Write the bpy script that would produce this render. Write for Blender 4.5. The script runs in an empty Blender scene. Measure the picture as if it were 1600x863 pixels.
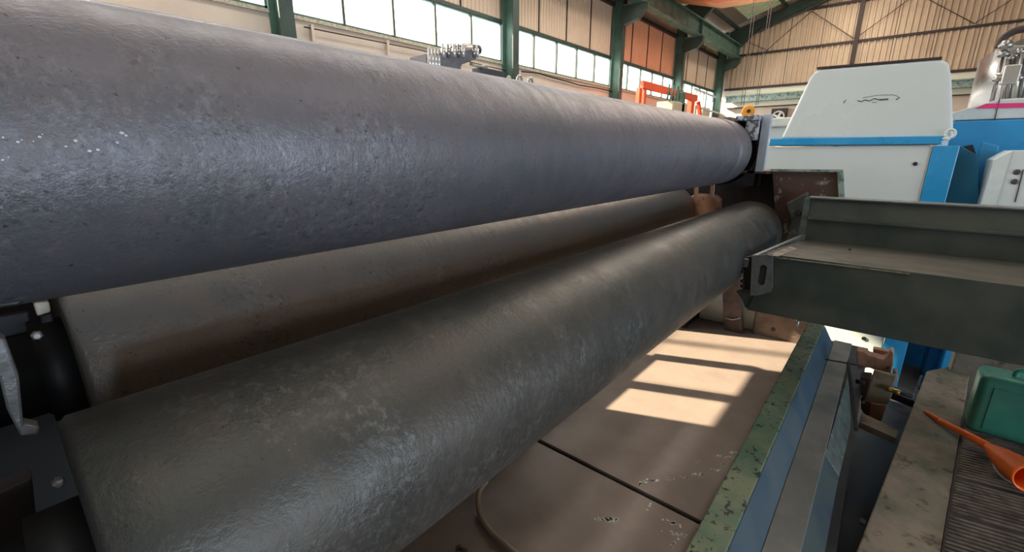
import bpy, bmesh, math, random
from mathutils import Vector, Matrix
random.seed(7)
S = bpy.context.scene
COL = S.collection
ZC = 2.3            # eye height above the hall floor; all coordinates below are relative to the eye height
# ------------------------------------------------------------------ camera
FPX = 690.0
PITCH = math.atan2(431.5-238.0, FPX)
YAW = math.atan2(605.0, math.hypot(FPX, 193.5))
cfw = Vector((math.cos(YAW), math.sin(YAW), 0))
F = cfw*math.cos(PITCH)+Vector((0, 0, -math.sin(PITCH)))
R = Vector((math.sin(YAW), -math.cos(YAW), 0))
U = R.cross(F)
cd = bpy.data.cameras.new('camera'); cam = bpy.data.objects.new('camera', cd); COL.objects.link(cam)
cd.sensor_fit = 'HORIZONTAL'; cd.sensor_width = 36; cd.lens = FPX*36/1600
cd.clip_start = 0.02; cd.clip_end = 300
m3 = Matrix((R, U, -F)).transposed()
cam.matrix_world = Matrix.Translation((0, 0, ZC)) @ m3.to_4x4()
S.camera = cam
# ------------------------------------------------------------------ world, sun, area lights, exposure
W = bpy.data.worlds.new('sky'); S.world = W; W.use_nodes = True
bg = W.node_tree.nodes['Background']
bg.inputs[0].default_value = (0.86, 0.93, 1.0, 1); bg.inputs[1].default_value = 3.2
sd = bpy.data.lights.new('sun', 'SUN'); sun = bpy.data.objects.new('sun', sd); COL.objects.link(sun)
sd.energy = 17.0; sd.angle = math.radians(1.1); sd.color = (1.0, 0.80, 0.58)
SUND = Vector((-2.6, 6.2, 3.87)).normalized()      # towards the sun
sun.rotation_euler = (-SUND).to_track_quat('-Z', 'Y').to_euler()
def area(name, loc, tgt, sx, sy, e, col):
    l = bpy.data.lights.new(name, 'AREA'); o = bpy.data.objects.new(name, l); COL.objects.link(o)
    l.shape = 'RECTANGLE'; l.size = sx; l.size_y = sy; l.energy = e; l.color = col
    loc = Vector(loc)+Vector((0, 0, ZC)); tgt = Vector(tgt)+Vector((0, 0, ZC))
    o.location = loc; o.rotation_euler = (tgt-loc).to_track_quat('-Z', 'Y').to_euler()
    return o
# daylight of the openings that lie behind the photographer: the loading door and window band of the right wall, roof lights
area('door_daylight', (0.5, -9.6, -0.1), (0.5, 0, -0.1), 11, 2.2, 480, (0.70, 0.84, 1.0))
area('window_band_daylight', (9, -12.6, 2.6), (9, 0, 1.0), 26, 1.6, 70, (0.88, 0.94, 1.0))
area('roof_light_daylight', (3.0, 4.6, 5.4), (3.0, 3.6, 0), 16, 1.2, 290, (1.0, 0.93, 0.86))
area('roof_light_daylight', (15.0, 2.2, 6.0), (15.0, 2.0, 0), 14, 1.6, 430, (1.0, 0.88, 0.74))
area('roof_light_daylight', (5.0, -2.0, 6.6), (5.0, -1.6, 0), 14, 1.0, 120, (1.0, 0.93, 0.85))
area('window_daylight', (9.0, 6.35, 2.28), (9.0, 0, -0.6), 26, 0.75, 330, (1.0, 0.95, 0.88))
vs = S.view_settings
vs.view_transform = 'Standard'; vs.look = 'None'; vs.gamma = 1.0; vs.use_curve_mapping = False
vs.exposure = 0.72

# ------------------------------------------------------------------ helpers
def ray(px, py):
    return F*FPX+R*(px-800)+U*(431.5-py)
def pz(px, py, z): d = ray(px, py); return d*(z/d.z)
def px_(px, py, x): d = ray(px, py); return d*(x/d.x)
def py_(px, py, y): d = ray(px, py); return d*(y/d.y)

def col(c): return (c[0], c[1], c[2], 1)
MC = {}
def mat(name, base, rough=0.5, metal=0.0, base2=None, scale=6.0, detail=5, thr=(0.4, 0.62), base3=None, scale3=40, thr3=(0.66, 0.72),
        bump=0.0, bscale=30.0, stretch=(1, 1, 1), rvar=0.1, alpha=None, coat=0.0, spec=0.5):
    if name in MC: return MC[name]
    m = bpy.data.materials.new(name); m.use_nodes = True; MC[name] = m
    nt = m.node_tree; n = nt.nodes; L = nt.links.new
    b = n['Principled BSDF']
    b.inputs['Base Color'].default_value = col(base); b.inputs['Roughness'].default_value = rough
    b.inputs['Metallic'].default_value = metal
    b.inputs['Specular IOR Level'].default_value = spec
    if coat: b.inputs['Coat Weight'].default_value = coat; b.inputs['Coat Roughness'].default_value = 0.15
    tc = n.new('ShaderNodeTexCoord'); mp = n.new('ShaderNodeMapping'); mp.inputs['Scale'].default_value = stretch
    L(tc.outputs['Object'], mp.inputs['Vector'])
    def noise(sc, det, ro=0.6):
        t = n.new('ShaderNodeTexNoise'); t.inputs['Scale'].default_value = sc; t.inputs['Detail'].default_value = det
        t.inputs['Roughness'].default_value = ro; L(mp.outputs[0], t.inputs['Vector']); return t
    def ramp(src, a, c):
        r = n.new('ShaderNodeMapRange'); r.inputs['From Min'].default_value = a; r.inputs['From Max'].default_value = c
        L(src, r.inputs['Value']); return r
    last = None
    if base2:
        t = noise(scale, detail); r = ramp(t.outputs['Fac'], *thr)
        mx = n.new('ShaderNodeMix'); mx.data_type = 'RGBA'; mx.inputs['A'].default_value = col(base); mx.inputs['B'].default_value = col(base2)
        L(r.outputs[0], mx.inputs['Factor']); last = mx.outputs['Result']
        rr = n.new('ShaderNodeMapRange'); rr.inputs['To Min'].default_value = max(0.05, rough-rvar); rr.inputs['To Max'].default_value = min(1, rough+rvar)
        L(r.outputs[0], rr.inputs['Value']); L(rr.outputs[0], b.inputs['Roughness'])
    if base3:
        t = noise(scale3, 4, 0.7); r = ramp(t.outputs['Fac'], *thr3)
        mx = n.new('ShaderNodeMix'); mx.data_type = 'RGBA'; mx.inputs['A'].default_value = col(base); mx.inputs['B'].default_value = col(base3)
        if last: L(last, mx.inputs['A'])
        L(r.outputs[0], mx.inputs['Factor']); last = mx.outputs['Result']
    if last: L(last, b.inputs['Base Color'])
    if bump:
        t = noise(bscale, 6, 0.65); bp = n.new('ShaderNodeBump'); bp.inputs['Strength'].default_value = bump; bp.inputs['Distance'].default_value = 0.01
        L(t.outputs['Fac'], bp.inputs['Height']); L(bp.outputs[0], b.inputs['Normal'])
    return m

def roll_mat(name, c1, c2, fleck, tint, rough, wrinkle=0.0, xw=3.0):
    """mill-scaled, worn steel of a roll: slow mottling, fine flecks, grinding wrinkles round it towards one end"""
    m = bpy.data.materials.new(name); m.use_nodes = True; MC[name] = m
    nt = m.node_tree; n = nt.nodes; L = nt.links.new; b = n['Principled BSDF']
    tc = n.new('ShaderNodeTexCoord')
    def noise(sc, det, ro, st):
        mp = n.new('ShaderNodeMapping'); mp.inputs['Scale'].default_value = st; L(tc.outputs['Object'], mp.inputs['Vector'])
        t = n.new('ShaderNodeTexNoise'); t.inputs['Scale'].default_value = sc; t.inputs['Detail'].default_value = det
        t.inputs['Roughness'].default_value = ro; L(mp.outputs[0], t.inputs['Vector']); return t.outputs['Fac']
    def rng(src, a, c, lo=0.0, hi=1.0):
        r = n.new('ShaderNodeMapRange'); r.inputs['From Min'].default_value = a; r.inputs['From Max'].default_value = c
        r.inputs['To Min'].default_value = lo; r.inputs['To Max'].default_value = hi; L(src, r.inputs['Value']); return r.outputs[0]
    def mix(f, a, bcol):
        mx = n.new('ShaderNodeMix'); mx.data_type = 'RGBA'; L(f, mx.inputs['Factor'])
        if isinstance(a, tuple): mx.inputs['A'].default_value = col(a)
        else: L(a, mx.inputs['A'])
        mx.inputs['B'].default_value = col(bcol); return mx.outputs['Result']
    def mul(a, bb):
        x = n.new('ShaderNodeMath'); x.operation = 'MULTIPLY'; L(a, x.inputs[0])
        if isinstance(bb, float): x.inputs[1].default_value = bb
        else: L(bb, x.inputs[1])
        return x.outputs[0]
    slow = noise(1.6, 4, 0.55, (1, 1, 1)); fine = noise(55, 5, 0.7, (1, 1.0, 1.0)); mid = noise(9, 5, 0.65, (1.6, 1, 1))
    streak = noise(5, 5, 0.65, (1.8, 0.7, 0.7))
    c = mix(rng(slow, 0.38, 0.62), c1, c2)
    c = mix(mul(rng(mid, 0.5, 0.72), 0.55), c, tint)
    fk = mul(rng(fine, 0.60, 0.72), rng(mid, 0.50, 0.66)); c = mix(mul(fk, 0.75), c, fleck)
    patch = rng(noise(2.3, 3, 0.6, (1, 1, 1)), 0.47, 0.62)
    c = mix(mul(mul(rng(noise(48, 5, 0.75, (1.3, 1, 1)), 0.50, 0.66), patch), 0.42), c, fleck)  # pale flecks put the glints of the scale into the colour
    c = mix(mul(mul(rng(noise(60, 4, 0.7, (1, 1, 1)), 0.56, 0.66), patch), 0.6), c, (0.035, 0.035, 0.04))
    c = mix(mul(rng(streak, 0.62, 0.8), 0.18), c, fleck)
    c = mix(mul(rng(noise(90, 3, 0.6, (1, 1, 1)), 0.66, 0.74), 0.7), c, (0.02, 0.02, 0.02))
    L(c, b.inputs['Base Color'])
    b.inputs['Metallic'].default_value = 0.45
    L(rng(mid, 0.35, 0.7, rough-0.06, rough+0.10), b.inputs['Roughness'])
    # relief
    glint = noise(38, 4, 0.75, (1.5, 1, 1)); gm_ = rng(noise(2.3, 3, 0.6, (1, 1, 1)), 0.46, 0.62)
    h = mul(noise(120, 3, 0.7, (1, 1, 1)), 0.20)
    ad = n.new('ShaderNodeMath'); ad.operation = 'ADD'; L(h, ad.inputs[0]); L(mul(mid, 0.6), ad.inputs[1]); hh = ad.outputs[0]
    ag = n.new('ShaderNodeMath'); ag.operation = 'ADD'; L(hh, ag.inputs[0]); L(mul(mul(glint, gm_), 0.42), ag.inputs[1]); hh = ag.outputs[0]
    if wrinkle:
        sp = n.new('ShaderNodeSeparateXYZ'); L(tc.outputs['Object'], sp.inputs[0])
        mask = rng(sp.outputs['X'], xw-0.9, xw+0.6)
        wv = noise(7, 3, 0.55, (2.8, 0.35, 0.35))
        a2 = n.new('ShaderNodeMath'); a2.operation = 'ADD'; L(hh, a2.inputs[0]); L(mul(mul(wv, mask), float(wrinkle)), a2.inputs[1]); hh = a2.outputs[0]
    bp = n.new('ShaderNodeBump'); bp.inputs['Strength'].default_value = 0.45; bp.inputs['Distance'].default_value = 0.012
    L(hh, bp.inputs['Height']); L(bp.outputs[0], b.inputs['Normal'])
    return m

# --- mesh builder
class MB:
    def __init__(s): s.bm = bmesh.new()
    def quadbox(s, P):   # 8 points: bottom 4, top 4
        v = [s.bm.verts.new(Vector(p)) for p in P]
        for f in ((3,2,1,0),(4,5,6,7),(0,1,5,4),(1,2,6,5),(2,3,7,6),(3,0,4,7)):
            s.bm.faces.new([v[i] for i in f])
        return s
    def box(s, a, b):
        x0,x1=sorted((a[0],b[0])); y0,y1=sorted((a[1],b[1])); z0,z1=sorted((a[2],b[2]))
        return s.quadbox([(x0,y0,z0),(x1,y0,z0),(x1,y1,z0),(x0,y1,z0),(x0,y0,z1),(x1,y0,z1),(x1,y1,z1),(x0,y1,z1)])
    def prism(s, pts, vec):
        vec = Vector(vec); a = [s.bm.verts.new(Vector(p)) for p in pts]; b = [s.bm.verts.new(Vector(p)+vec) for p in pts]
        n = len(pts); s.bm.faces.new(a[::-1]); s.bm.faces.new(b)
        for i in range(n): s.bm.faces.new([a[i], a[(i+1)%n], b[(i+1)%n], b[i]])
        return s
    def tube(s, path, r, seg=10, cap=True):
        path = [Vector(p) for p in path]; rs = r if isinstance(r, (list, tuple)) else [r]*len(path)
        rings = []; up = None
        for i, p in enumerate(path):
            t = (path[min(i+1, len(path)-1)]-path[max(i-1, 0)]).normalized()
            if up is None:
                up = Vector((0,0,1)) if abs(t.z) < 0.9 else Vector((1,0,0))
            u = (up-t*up.dot(t)).normalized(); w = t.cross(u); up = u
            rings.append([s.bm.verts.new(p+(u*math.cos(2*math.pi*k/seg)+w*math.sin(2*math.pi*k/seg))*rs[i]) for k in range(seg)])
        for a, b in zip(rings, rings[1:]):
            for k in range(seg): 
                f = s.bm.faces.new([a[k], a[(k+1)%seg], b[(k+1)%seg], b[k]]); f.smooth = True
        if cap: s.bm.faces.new(rings[0][::-1]); s.bm.faces.new(rings[-1])
        return s
    def bar(s, a, b, w, h=None, up=(0,0,1)):
        a = Vector(a); b = Vector(b); h = h or w; t = (b-a).normalized(); up = Vector(up)
        if abs(t.dot(up)) > 0.95: up = Vector((1,0,0))
        u = (up-t*up.dot(t)).normalized()*h/2; v = t.cross(u).normalized()*w/2
        return s.quadbox([a-u-v, a-u+v, b-u+v, b-u-v, a+u-v, a+u+v, b+u+v, b+u-v])
    def lathe(s, o, axis, prof, seg=48, smooth=True):   # prof: (t, r)
        o = Vector(o); ax = Vector(axis).normalized(); u = ax.orthogonal().normalized(); w = ax.cross(u)
        rings = []
        for t, r in prof:
            if r < 1e-6: rings.append([s.bm.verts.new(o+ax*t)])
            else: rings.append([s.bm.verts.new(o+ax*t+(u*math.cos(2*math.pi*k/seg)+w*math.sin(2*math.pi*k/seg))*r) for k in range(seg)])
        for a, b in zip(rings, rings[1:]):
            for k in range(seg):
                q = [a[k%len(a)], a[(k+1)%len(a)], b[(k+1)%len(b)], b[k%len(b)]]
                q = list(dict.fromkeys(q))
                if len(q) > 2: f = s.bm.faces.new(q); f.smooth = smooth
        if len(rings[0]) > 1: s.bm.faces.new(rings[0][::-1])
        if len(rings[-1]) > 1: s.bm.faces.new(rings[-1])
        return s
    def poly(s, pts):
        s.bm.faces.new([s.bm.verts.new(Vector(p)) for p in pts]); return s
    def build(s, name, m, parent=None, bevel=0.0, bseg=2, smooth=False, label=None, base=None):
        bm = s.bm; bmesh.ops.recalc_face_normals(bm, faces=bm.faces)
        vs_ = [v.co for v in bm.verts]
        if parent is not None: org = Vector(parent['_o']) if '_o' in parent else Vector((0,0,0))
        else:
            org = Vector((sum(v.x for v in vs_)/len(vs_), sum(v.y for v in vs_)/len(vs_), min(v.z for v in vs_)))
        for v in bm.verts: v.co = v.co-org
        me = bpy.data.meshes.new(name); bm.to_mesh(me); bm.free(); me.materials.append(m)
        if smooth:
            for p in me.polygons: p.use_smooth = True
        o = bpy.data.objects.new(name, me); COL.objects.link(o)
        if parent is not None: o.parent = parent
        else: o.location = org+Vector((0,0,ZC))
        o['_o'] = tuple(org)
        if bevel:
            md = o.modifiers.new('bevel', 'BEVEL'); md.width = bevel; md.segments = bseg; md.limit_method = 'ANGLE'; md.angle_limit = math.radians(35)
        if label: o['label'] = label
        return o
def thing(name, label, cat, loc, group=None):
    o = bpy.data.objects.new(name, None); COL.objects.link(o); o.location = Vector(loc)+Vector((0,0,ZC)); o['_o'] = tuple(loc)
    o.empty_display_size = 0.1
    o['label'] = label; o['category'] = cat
    if group: o['group'] = group
    return o
def tag(o, label, cat, group=None):
    o['label'] = label; o['category'] = cat
    if group: o['group'] = group
    return o
def struct(o): o['kind'] = 'structure'; return o
def sub(name, mb, m, parent, **k):      # child whose parent mesh keeps its own origin
    return mb.build(name, m, parent, **k)
def kids(o): return [c for c in bpy.data.objects if c.parent == o]
def dup(root, off, label=None):
    off = Vector(off); r = root.copy(); COL.objects.link(r); r.location = root.location+off
    r['_o'] = tuple(Vector(root['_o'])+off)
    if label: r['label'] = label
    for ch in kids(root):
        c = ch.copy(); COL.objects.link(c); c.parent = r
        for g in kids(ch):
            d = g.copy(); COL.objects.link(d); d.parent = c
    return r

# ------------------------------------------------------------------ materials
M_up = roll_mat('upper_roll_steel', (0.165, 0.155, 0.178), (0.125, 0.127, 0.142), (0.30, 0.31, 0.34), (0.15, 0.125, 0.12), 0.46, 1.6, 2.6)
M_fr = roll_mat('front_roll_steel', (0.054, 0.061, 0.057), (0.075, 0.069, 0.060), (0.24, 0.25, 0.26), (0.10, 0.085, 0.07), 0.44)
M_md = roll_mat('lower_roll_steel', (0.215, 0.20, 0.18), (0.235, 0.20, 0.17), (0.34, 0.32, 0.3), (0.26, 0.18, 0.13), 0.45)
M_greendk = mat('dark_green_paint', (0.030, 0.045, 0.038), 0.5, 0.1, (0.062, 0.070, 0.055), 3.0, base3=(0.13, 0.12, 0.09), scale3=30, thr3=(0.70, 0.78), bump=0.12, bscale=14)
M_tray = mat('worn_green_tray', (0.045, 0.041, 0.028), 0.65, 0.0, (0.026, 0.030, 0.022), 3.5, base3=(0.03, 0.03, 0.03), scale3=60, thr3=(0.68, 0.74), bump=0.1)
M_edge = mat('bare_steel_edge', (0.20, 0.22, 0.22), 0.45, 0.6, (0.13, 0.15, 0.15), 12)
M_pit = mat('pitted_green_rail', (0.165, 0.205, 0.125), 0.5, 0.1, (0.075, 0.150, 0.100), 4, base3=(0.012, 0.014, 0.012), scale3=30, thr3=(0.565, 0.60), bump=0.5, bscale=30)
M_blue = mat('dull_blue_paint', (0.034, 0.066, 0.098), 0.5, 0.0, (0.050, 0.078, 0.095), 3, bump=0.05)
M_blue2 = mat('dark_blue_green_paint', (0.020, 0.040, 0.058), 0.5, 0.0, (0.030, 0.050, 0.050), 3, bump=0.08)
M_greyfl = mat('grey_steel_flange', (0.215, 0.21, 0.195), 0.5, 0.2, (0.15, 0.16, 0.15), 4, base3=(0.30, 0.31, 0.29), scale3=50, thr3=(0.70, 0.78), bump=0.15)
M_sheet = mat('floor_sheet_steel', (0.350, 0.285, 0.250), 0.55, 0.1, (0.285, 0.232, 0.205), 2.2, base3=(0.10, 0.08, 0.07), scale3=60, thr3=(0.68, 0.76), bump=0.06, bscale=60)
M_conc = mat('hall_concrete', (0.22, 0.20, 0.18), 0.8, 0, (0.16, 0.15, 0.13), 1.5, bump=0.1)
M_dark = mat('black_steel', (0.018, 0.018, 0.022), 0.5, 0.2, (0.035, 0.032, 0.032), 5, bump=0.1)
M_darkgr = mat('dark_grey_steel', (0.065, 0.066, 0.075), 0.5, 0.3, (0.045, 0.045, 0.052), 6, bump=0.15)  # the steel's own dark grey, slightly mottled
M_midgr = mat('machined_grey_steel', (0.26, 0.28, 0.32), 0.42, 0.4, (0.18, 0.20, 0.23), 8, bump=0.05)
M_rust = mat('rusty_brown_plate', (0.085, 0.038, 0.026), 0.7, 0.1, (0.080, 0.055, 0.042), 5, base3=(0.26, 0.27, 0.22), scale3=11, thr3=(0.56, 0.64), bump=0.25)
M_rust2 = mat('rusty_brown_housing', (0.19, 0.135, 0.11), 0.65, 0.2, (0.13, 0.095, 0.08), 6, base3=(0.30, 0.26, 0.23), scale3=22, thr3=(0.62, 0.70), bump=0.25)
M_clay = mat('orange_rust_casting', (0.55, 0.31, 0.20), 0.6, 0.05, (0.36, 0.20, 0.13), 9, base3=(0.08, 0.05, 0.04), scale3=18, thr3=(0.60, 0.68), bump=0.2)
M_chip = mat('chipped_pale_paint', (0.42, 0.45, 0.50), 0.55, 0.1, (0.08, 0.09, 0.11), 26, thr=(0.48, 0.54), bump=0.5, bscale=26)
M_palegr = mat('pale_green_paint', (0.28, 0.38, 0.34), 0.5, 0, (0.12, 0.16, 0.14), 12, thr=(0.5, 0.6), bump=0.2)
M_col = mat('hall_green_paint', (0.075, 0.150, 0.115), 0.5, 0, (0.055, 0.115, 0.09), 3)
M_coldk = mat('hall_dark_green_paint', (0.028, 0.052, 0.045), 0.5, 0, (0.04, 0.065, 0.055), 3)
M_wallb = mat('beige_wall', (0.66, 0.56, 0.46), 0.85, 0, (0.60, 0.51, 0.42), 1.2)
M_panel = mat('beige_sheet_cladding', (0.66, 0.52, 0.39), 0.6, 0.05, (0.60, 0.47, 0.35), 1.0)
M_panelO = mat('warm_lit_cladding', (0.80, 0.42, 0.24), 0.6, 0.05, (0.74, 0.40, 0.24), 1.0)  # warm orange light painted into the sheets of one bay
M_gable = mat('cream_sheet_cladding', (0.56, 0.44, 0.315), 0.6, 0.05, (0.50, 0.385, 0.275), 0.7)
M_purlin = mat('dark_brown_steel', (0.035, 0.022, 0.02), 0.6, 0.1)
M_orange = mat('crane_orange_paint', (0.90, 0.20, 0.04), 0.45, 0); M_orlt = mat('crane_light_orange_paint', (0.95, 0.42, 0.20), 0.45, 0)
M_red = mat('gantry_red_paint', (0.70, 0.09, 0.03), 0.5, 0)
M_hook = mat('hook_block_yellow', (0.85, 0.36, 0.04), 0.45, 0)
M_white = mat('machine_white_paint', (0.60, 0.66, 0.65), 0.35, 0, (0.57, 0.63, 0.62), 1.5, coat=0.2)
M_white2 = mat('machine_grey_paint', (0.52, 0.55, 0.52), 0.4, 0)
M_mblue = mat('machine_blue_paint', (0.02, 0.27, 0.56), 0.35, 0, (0.03, 0.30, 0.60), 2, coat=0.2)
M_mteal = mat('machine_teal_panel', (0.01, 0.17, 0.30), 0.4, 0)
M_mag = mat('magenta_stripe', (0.75, 0.05, 0.20), 0.4, 0)
M_black = mat('black_rubber', (0.012, 0.012, 0.012), 0.6, 0)
M_steel = mat('polished_steel', (0.38, 0.37, 0.36), 0.33, 0.95, (0.26, 0.26, 0.26), 3)
M_pipe = mat('grey_pipework', (0.45, 0.45, 0.42), 0.35, 0.7)
M_brass = mat('brass_fitting', (0.60, 0.42, 0.18), 0.35, 0.8)
M_can = mat('green_plastic', (0.055, 0.300, 0.220), 0.38, 0, (0.04, 0.20, 0.15), 3, spec=0.5)
M_fun = mat('orange_plastic', (0.85, 0.15, 0.015), 0.35, 0)
M_mat = mat('brown_ribbed_rubber', (0.025, 0.021, 0.017), 0.6, 0, (0.045, 0.038, 0.03), 8, bump=0.1)
M_kerb = mat('stained_concrete_strip', (0.225, 0.188, 0.145), 0.75, 0, (0.110, 0.118, 0.085), 3.2, base3=(0.075, 0.055, 0.04), scale3=9, thr3=(0.55, 0.66), bump=0.25, bscale=12)
M_hose = mat('beige_hose_rubber', (0.40, 0.33, 0.25), 0.5, 0)
M_cream = mat('cream_paint', (0.55, 0.50, 0.38), 0.6, 0, (0.35, 0.31, 0.24), 30)
M_fleck = mat('white_paint_fleck', (0.75, 0.75, 0.72), 0.6, 0)
M_bolt = mat('bright_bolt_steel', (0.7, 0.7, 0.68), 0.3, 0.7)
M_leaf = mat('tree_foliage', (0.16, 0.24, 0.09), 0.8, 0, (0.22, 0.30, 0.12), 3)
M_skyl = mat('green_roof_light_sheet', (0.42, 0.55, 0.34), 0.4, 0)
M_mgreen = mat('mottled_dull_green', (0.085, 0.12, 0.105), 0.55, 0.1, (0.055, 0.065, 0.06), 9, base3=(0.20, 0.25, 0.22), scale3=16, thr3=(0.60, 0.68), bump=0.2)
# thin window glass, slightly frosted
gm = bpy.data.materials.new('window_glass'); gm.use_nodes = True; nt = gm.node_tree; nt.nodes.remove(nt.nodes['Principled BSDF'])
tr = nt.nodes.new('ShaderNodeBsdfTransparent'); tr.inputs[0].default_value = (0.97, 0.99, 0.97, 1)
gl = nt.nodes.new('ShaderNodeBsdfTranslucent'); gl.inputs[0].default_value = (0.95, 0.98, 0.95, 1); mx = nt.nodes.new('ShaderNodeMixShader'); mx.inputs[0].default_value = 0.12
nt.links.new(tr.outputs[0], mx.inputs[1]); nt.links.new(gl.outputs[0], mx.inputs[2]); nt.links.new(mx.outputs[0], nt.nodes['Material Output'].inputs[0])
# translucent roof light
rm = bpy.data.materials.new('roof_light'); rm.use_nodes = True; nt = rm.node_tree; b = nt.nodes['Principled BSDF']
b.inputs['Base Color'].default_value = (0.45, 0.60, 0.38, 1); tl = nt.nodes.new('ShaderNodeBsdfTranslucent'); tl.inputs[0].default_value = (0.40, 0.58, 0.30, 1)
mx = nt.nodes.new('ShaderNodeMixShader'); mx.inputs[0].default_value = 0.7
nt.links.new(b.outputs[0], mx.inputs[1]); nt.links.new(tl.outputs[0], mx.inputs[2]); nt.links.new(mx.outputs[0], nt.nodes['Material Output'].inputs[0])

# ------------------------------------------------------------------ hall
FZ = -ZC          # hall floor
PZ = -1.60        # plated platform the machine stands on
YW = 7.0          # window wall
XG = 23.3         # gable wall
SILL, HEAD = 1.90, 2.66
struct(MB().box((-12, -13, FZ-0.2), (XG+0.3, YW+0.3, FZ)).build('floor', M_conc))
# left wall below the sills
wl = struct(MB().box((-12, YW, FZ), (XG, YW+0.22, SILL)).build('wall_left', M_wallb))
struct(MB().box((-12, YW-0.035, SILL-0.05), (XG, YW+0.26, SILL)).build('trim_1', M_cream))        # sill ledge
struct(MB().box((-12, YW-0.02, HEAD), (XG, YW+0.06, HEAD+0.07)).build('trim_2', M_coldk))        # window head rail
up = struct(MB().box((-12, YW+0.08, HEAD+0.07), (XG, YW+0.2, 5.25)).build('wall_left_upper', M_wallb)); up.name = 'wall_left.001'
XC = [3.17+4.87*k for k in range(-3, 5)]; XC[-1] = 22.75
def corr(x0, x1, z0, z1, pitch, depth, y, axis='x'):
    """corrugated cladding sheet"""
    mb = MB(); n = max(1, round((x1-x0)/pitch)); w = (x1-x0)/n; pts = []
    for i in range(n):
        a = x0+i*w
        pts += [(a, 0), (a+w*0.55, 0), (a+w*0.65, depth), (a+w*0.9, depth)]
    pts.append((x1, 0))
    prev = None
    for (u, d) in pts:
        p = [(u, y-d, z0), (u, y-d, z1)] if axis == 'x' else [(y-d, u, z0), (y-d, u, z1)]
        vv = [mb.bm.verts.new(Vector(q)) for q in p]
        if prev: mb.bm.faces.new([prev[0], vv[0], vv[1], prev[1]])
        prev = vv
    return mb
wn = 0
for k in range(len(XC)-1):
    a, b_ = XC[k]+0.10, XC[k+1]-0.10
    # window: frame, mullions, panes
    wn += 1
    w = struct(MB().box((a, YW-0.01, SILL), (b_, YW+0.05, SILL+0.035)).box((a, YW-0.01, HEAD-0.03), (b_, YW+0.05, HEAD)).box((a, YW-0.01, SILL), (a+0.04, YW+0.05, HEAD)).box((b_-0.04, YW-0.01, SILL), (b_, YW+0.05, HEAD)).build('window_%d' % wn, M_col))
    n = 5; st = (b_-a)/n
    for i in range(n):
        if i: sub('mullion', MB().box((a+i*st-0.022, YW-0.03, SILL), (a+i*st+0.022, YW+0.05, HEAD)), M_coldk, w)
        sub('pane', MB().box((a+i*st+0.01, YW+0.015, SILL+0.02), (a+(i+1)*st-0.01, YW+0.022, HEAD-0.02)), gm, w)
    # cladding sheets above the window
    n = 4; st = (b_-a)/n
    for i in range(n):
        o = corr(a+i*st+0.012, a+(i+1)*st-0.012, HEAD+0.08, 4.05, 0.11, 0.018, YW+0.05).build('cladding_sheet', M_panelO if wn == 6 else M_panel, up)
    for i in range(1, n): MB().box((a+i*st-0.014, YW+0.015, HEAD+0.08), (a+i*st+0.014, YW+0.07, 4.05)).build('joint_strip', M_purlin, up)
    n = 6; st = (b_-a)/n
    for i in range(n):
        corr(a+i*st+0.01, a+(i+1)*st-0.01, 4.12, 5.2, 0.11, 0.018, YW+0.05).build('cladding_sheet', M_panel, up)
    struct(MB().box((a, YW-0.06, 4.04), (b_, YW+0.04, 4.13)).build('trim_3', M_purlin))
# columns with corbels
cols = ['dark green steel column at the far left, cut by the upper roll', 'green steel column between the second and third window bays, behind the rings on the machine',
        'green steel column on the left of the orange-lit cladding', 'green steel column on the right of the orange-lit cladding', 'green corner column where window wall meets far wall']
vis = {3: 0, 4: 1, 5: 2, 6: 3, 7: 4}
def column(x, lab):
    t = thing('steel_column', lab, 'column', (x, YW-0.25, FZ))
    MB().box((x-0.10, YW-0.04, FZ), (x+0.10, YW-0.012, 5.1)).build('rear_flange', M_col, t)
    MB().box((x-0.012, YW-0.30, FZ), (x+0.012, YW-0.04, 5.1)).build('web', M_col, t)
    MB().box((x-0.10, YW-0.33, FZ), (x+0.10, YW-0.30, 5.1)).build('front_flange', M_coldk, t)  # darker colour paints the flange's shade beside the lit web
    # corbel carrying the crane runway
    c = MB().prism([(x-0.1, YW-0.33, 3.98), (x-0.1, YW-0.95, 3.98), (x-0.1, YW-0.95, 3.82), (x-0.1, YW-0.78, 3.62), (x-0.1, YW-0.33, 3.50)], (0.2, 0, 0)).build('corbel', M_coldk, t)
    MB().box((x-0.16, YW-0.98, 3.98), (x+0.16, YW-0.33, 4.0)).build('corbel_plate', M_col, c)
    return t
for k, x in enumerate(XC):
    if k in vis: column(x, cols[vis[k]])
# crane runway beam
t = thing('crane_runway_beam', 'long green crane runway beam resting on the column corbels', 'beam', (9, YW-0.75, 4.0))
MB().box((-5, YW-0.90, 4.0), (23.1, YW-0.60, 4.03)).build('bottom_flange', M_col, t)
MB().box((-5, YW-0.765, 4.03), (23.1, YW-0.735, 4.5)).build('web', M_col, t)
MB().box((-5, YW-0.90, 4.5), (23.1, YW-0.60, 4.54)).build('top_flange', M_col, t)
MB().box((-5, YW-0.79, 4.54), (23.1, YW-0.71, 4.61)).build('crane_rail', M_coldk, t)
for x in XC: MB().box((x-0.015, YW-0.88, 4.03), (x+0.015, YW-0.62, 4.5)).build('stiffener', M_col, t)
# bracing rods on the window wall
for k in (6,):
    a, b_ = XC[k]+0.13, XC[k+1]-0.13
    for p, q in (((a+0.2, 4.15), (a+1.5, 5.15)), ((a+2.8, 4.15), (a+1.5, 5.15)), ((a+2.8, 4.15), (a+4.2, 5.15))):
        tag(MB().tube([(p[0], YW-0.05, p[1]), (q[0], YW-0.05, q[1])], 0.012, 6).build('bracing_rod', M_purlin), 'thin wall bracing rod between the last two columns, %s' % {0.2: 'the one nearest the camera', 2.8: 'the middle one' if q[0] < p[0] else 'the one nearest the corner'}[round(p[0]-a, 1)], 'rod', 'window wall bracing rods')

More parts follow.
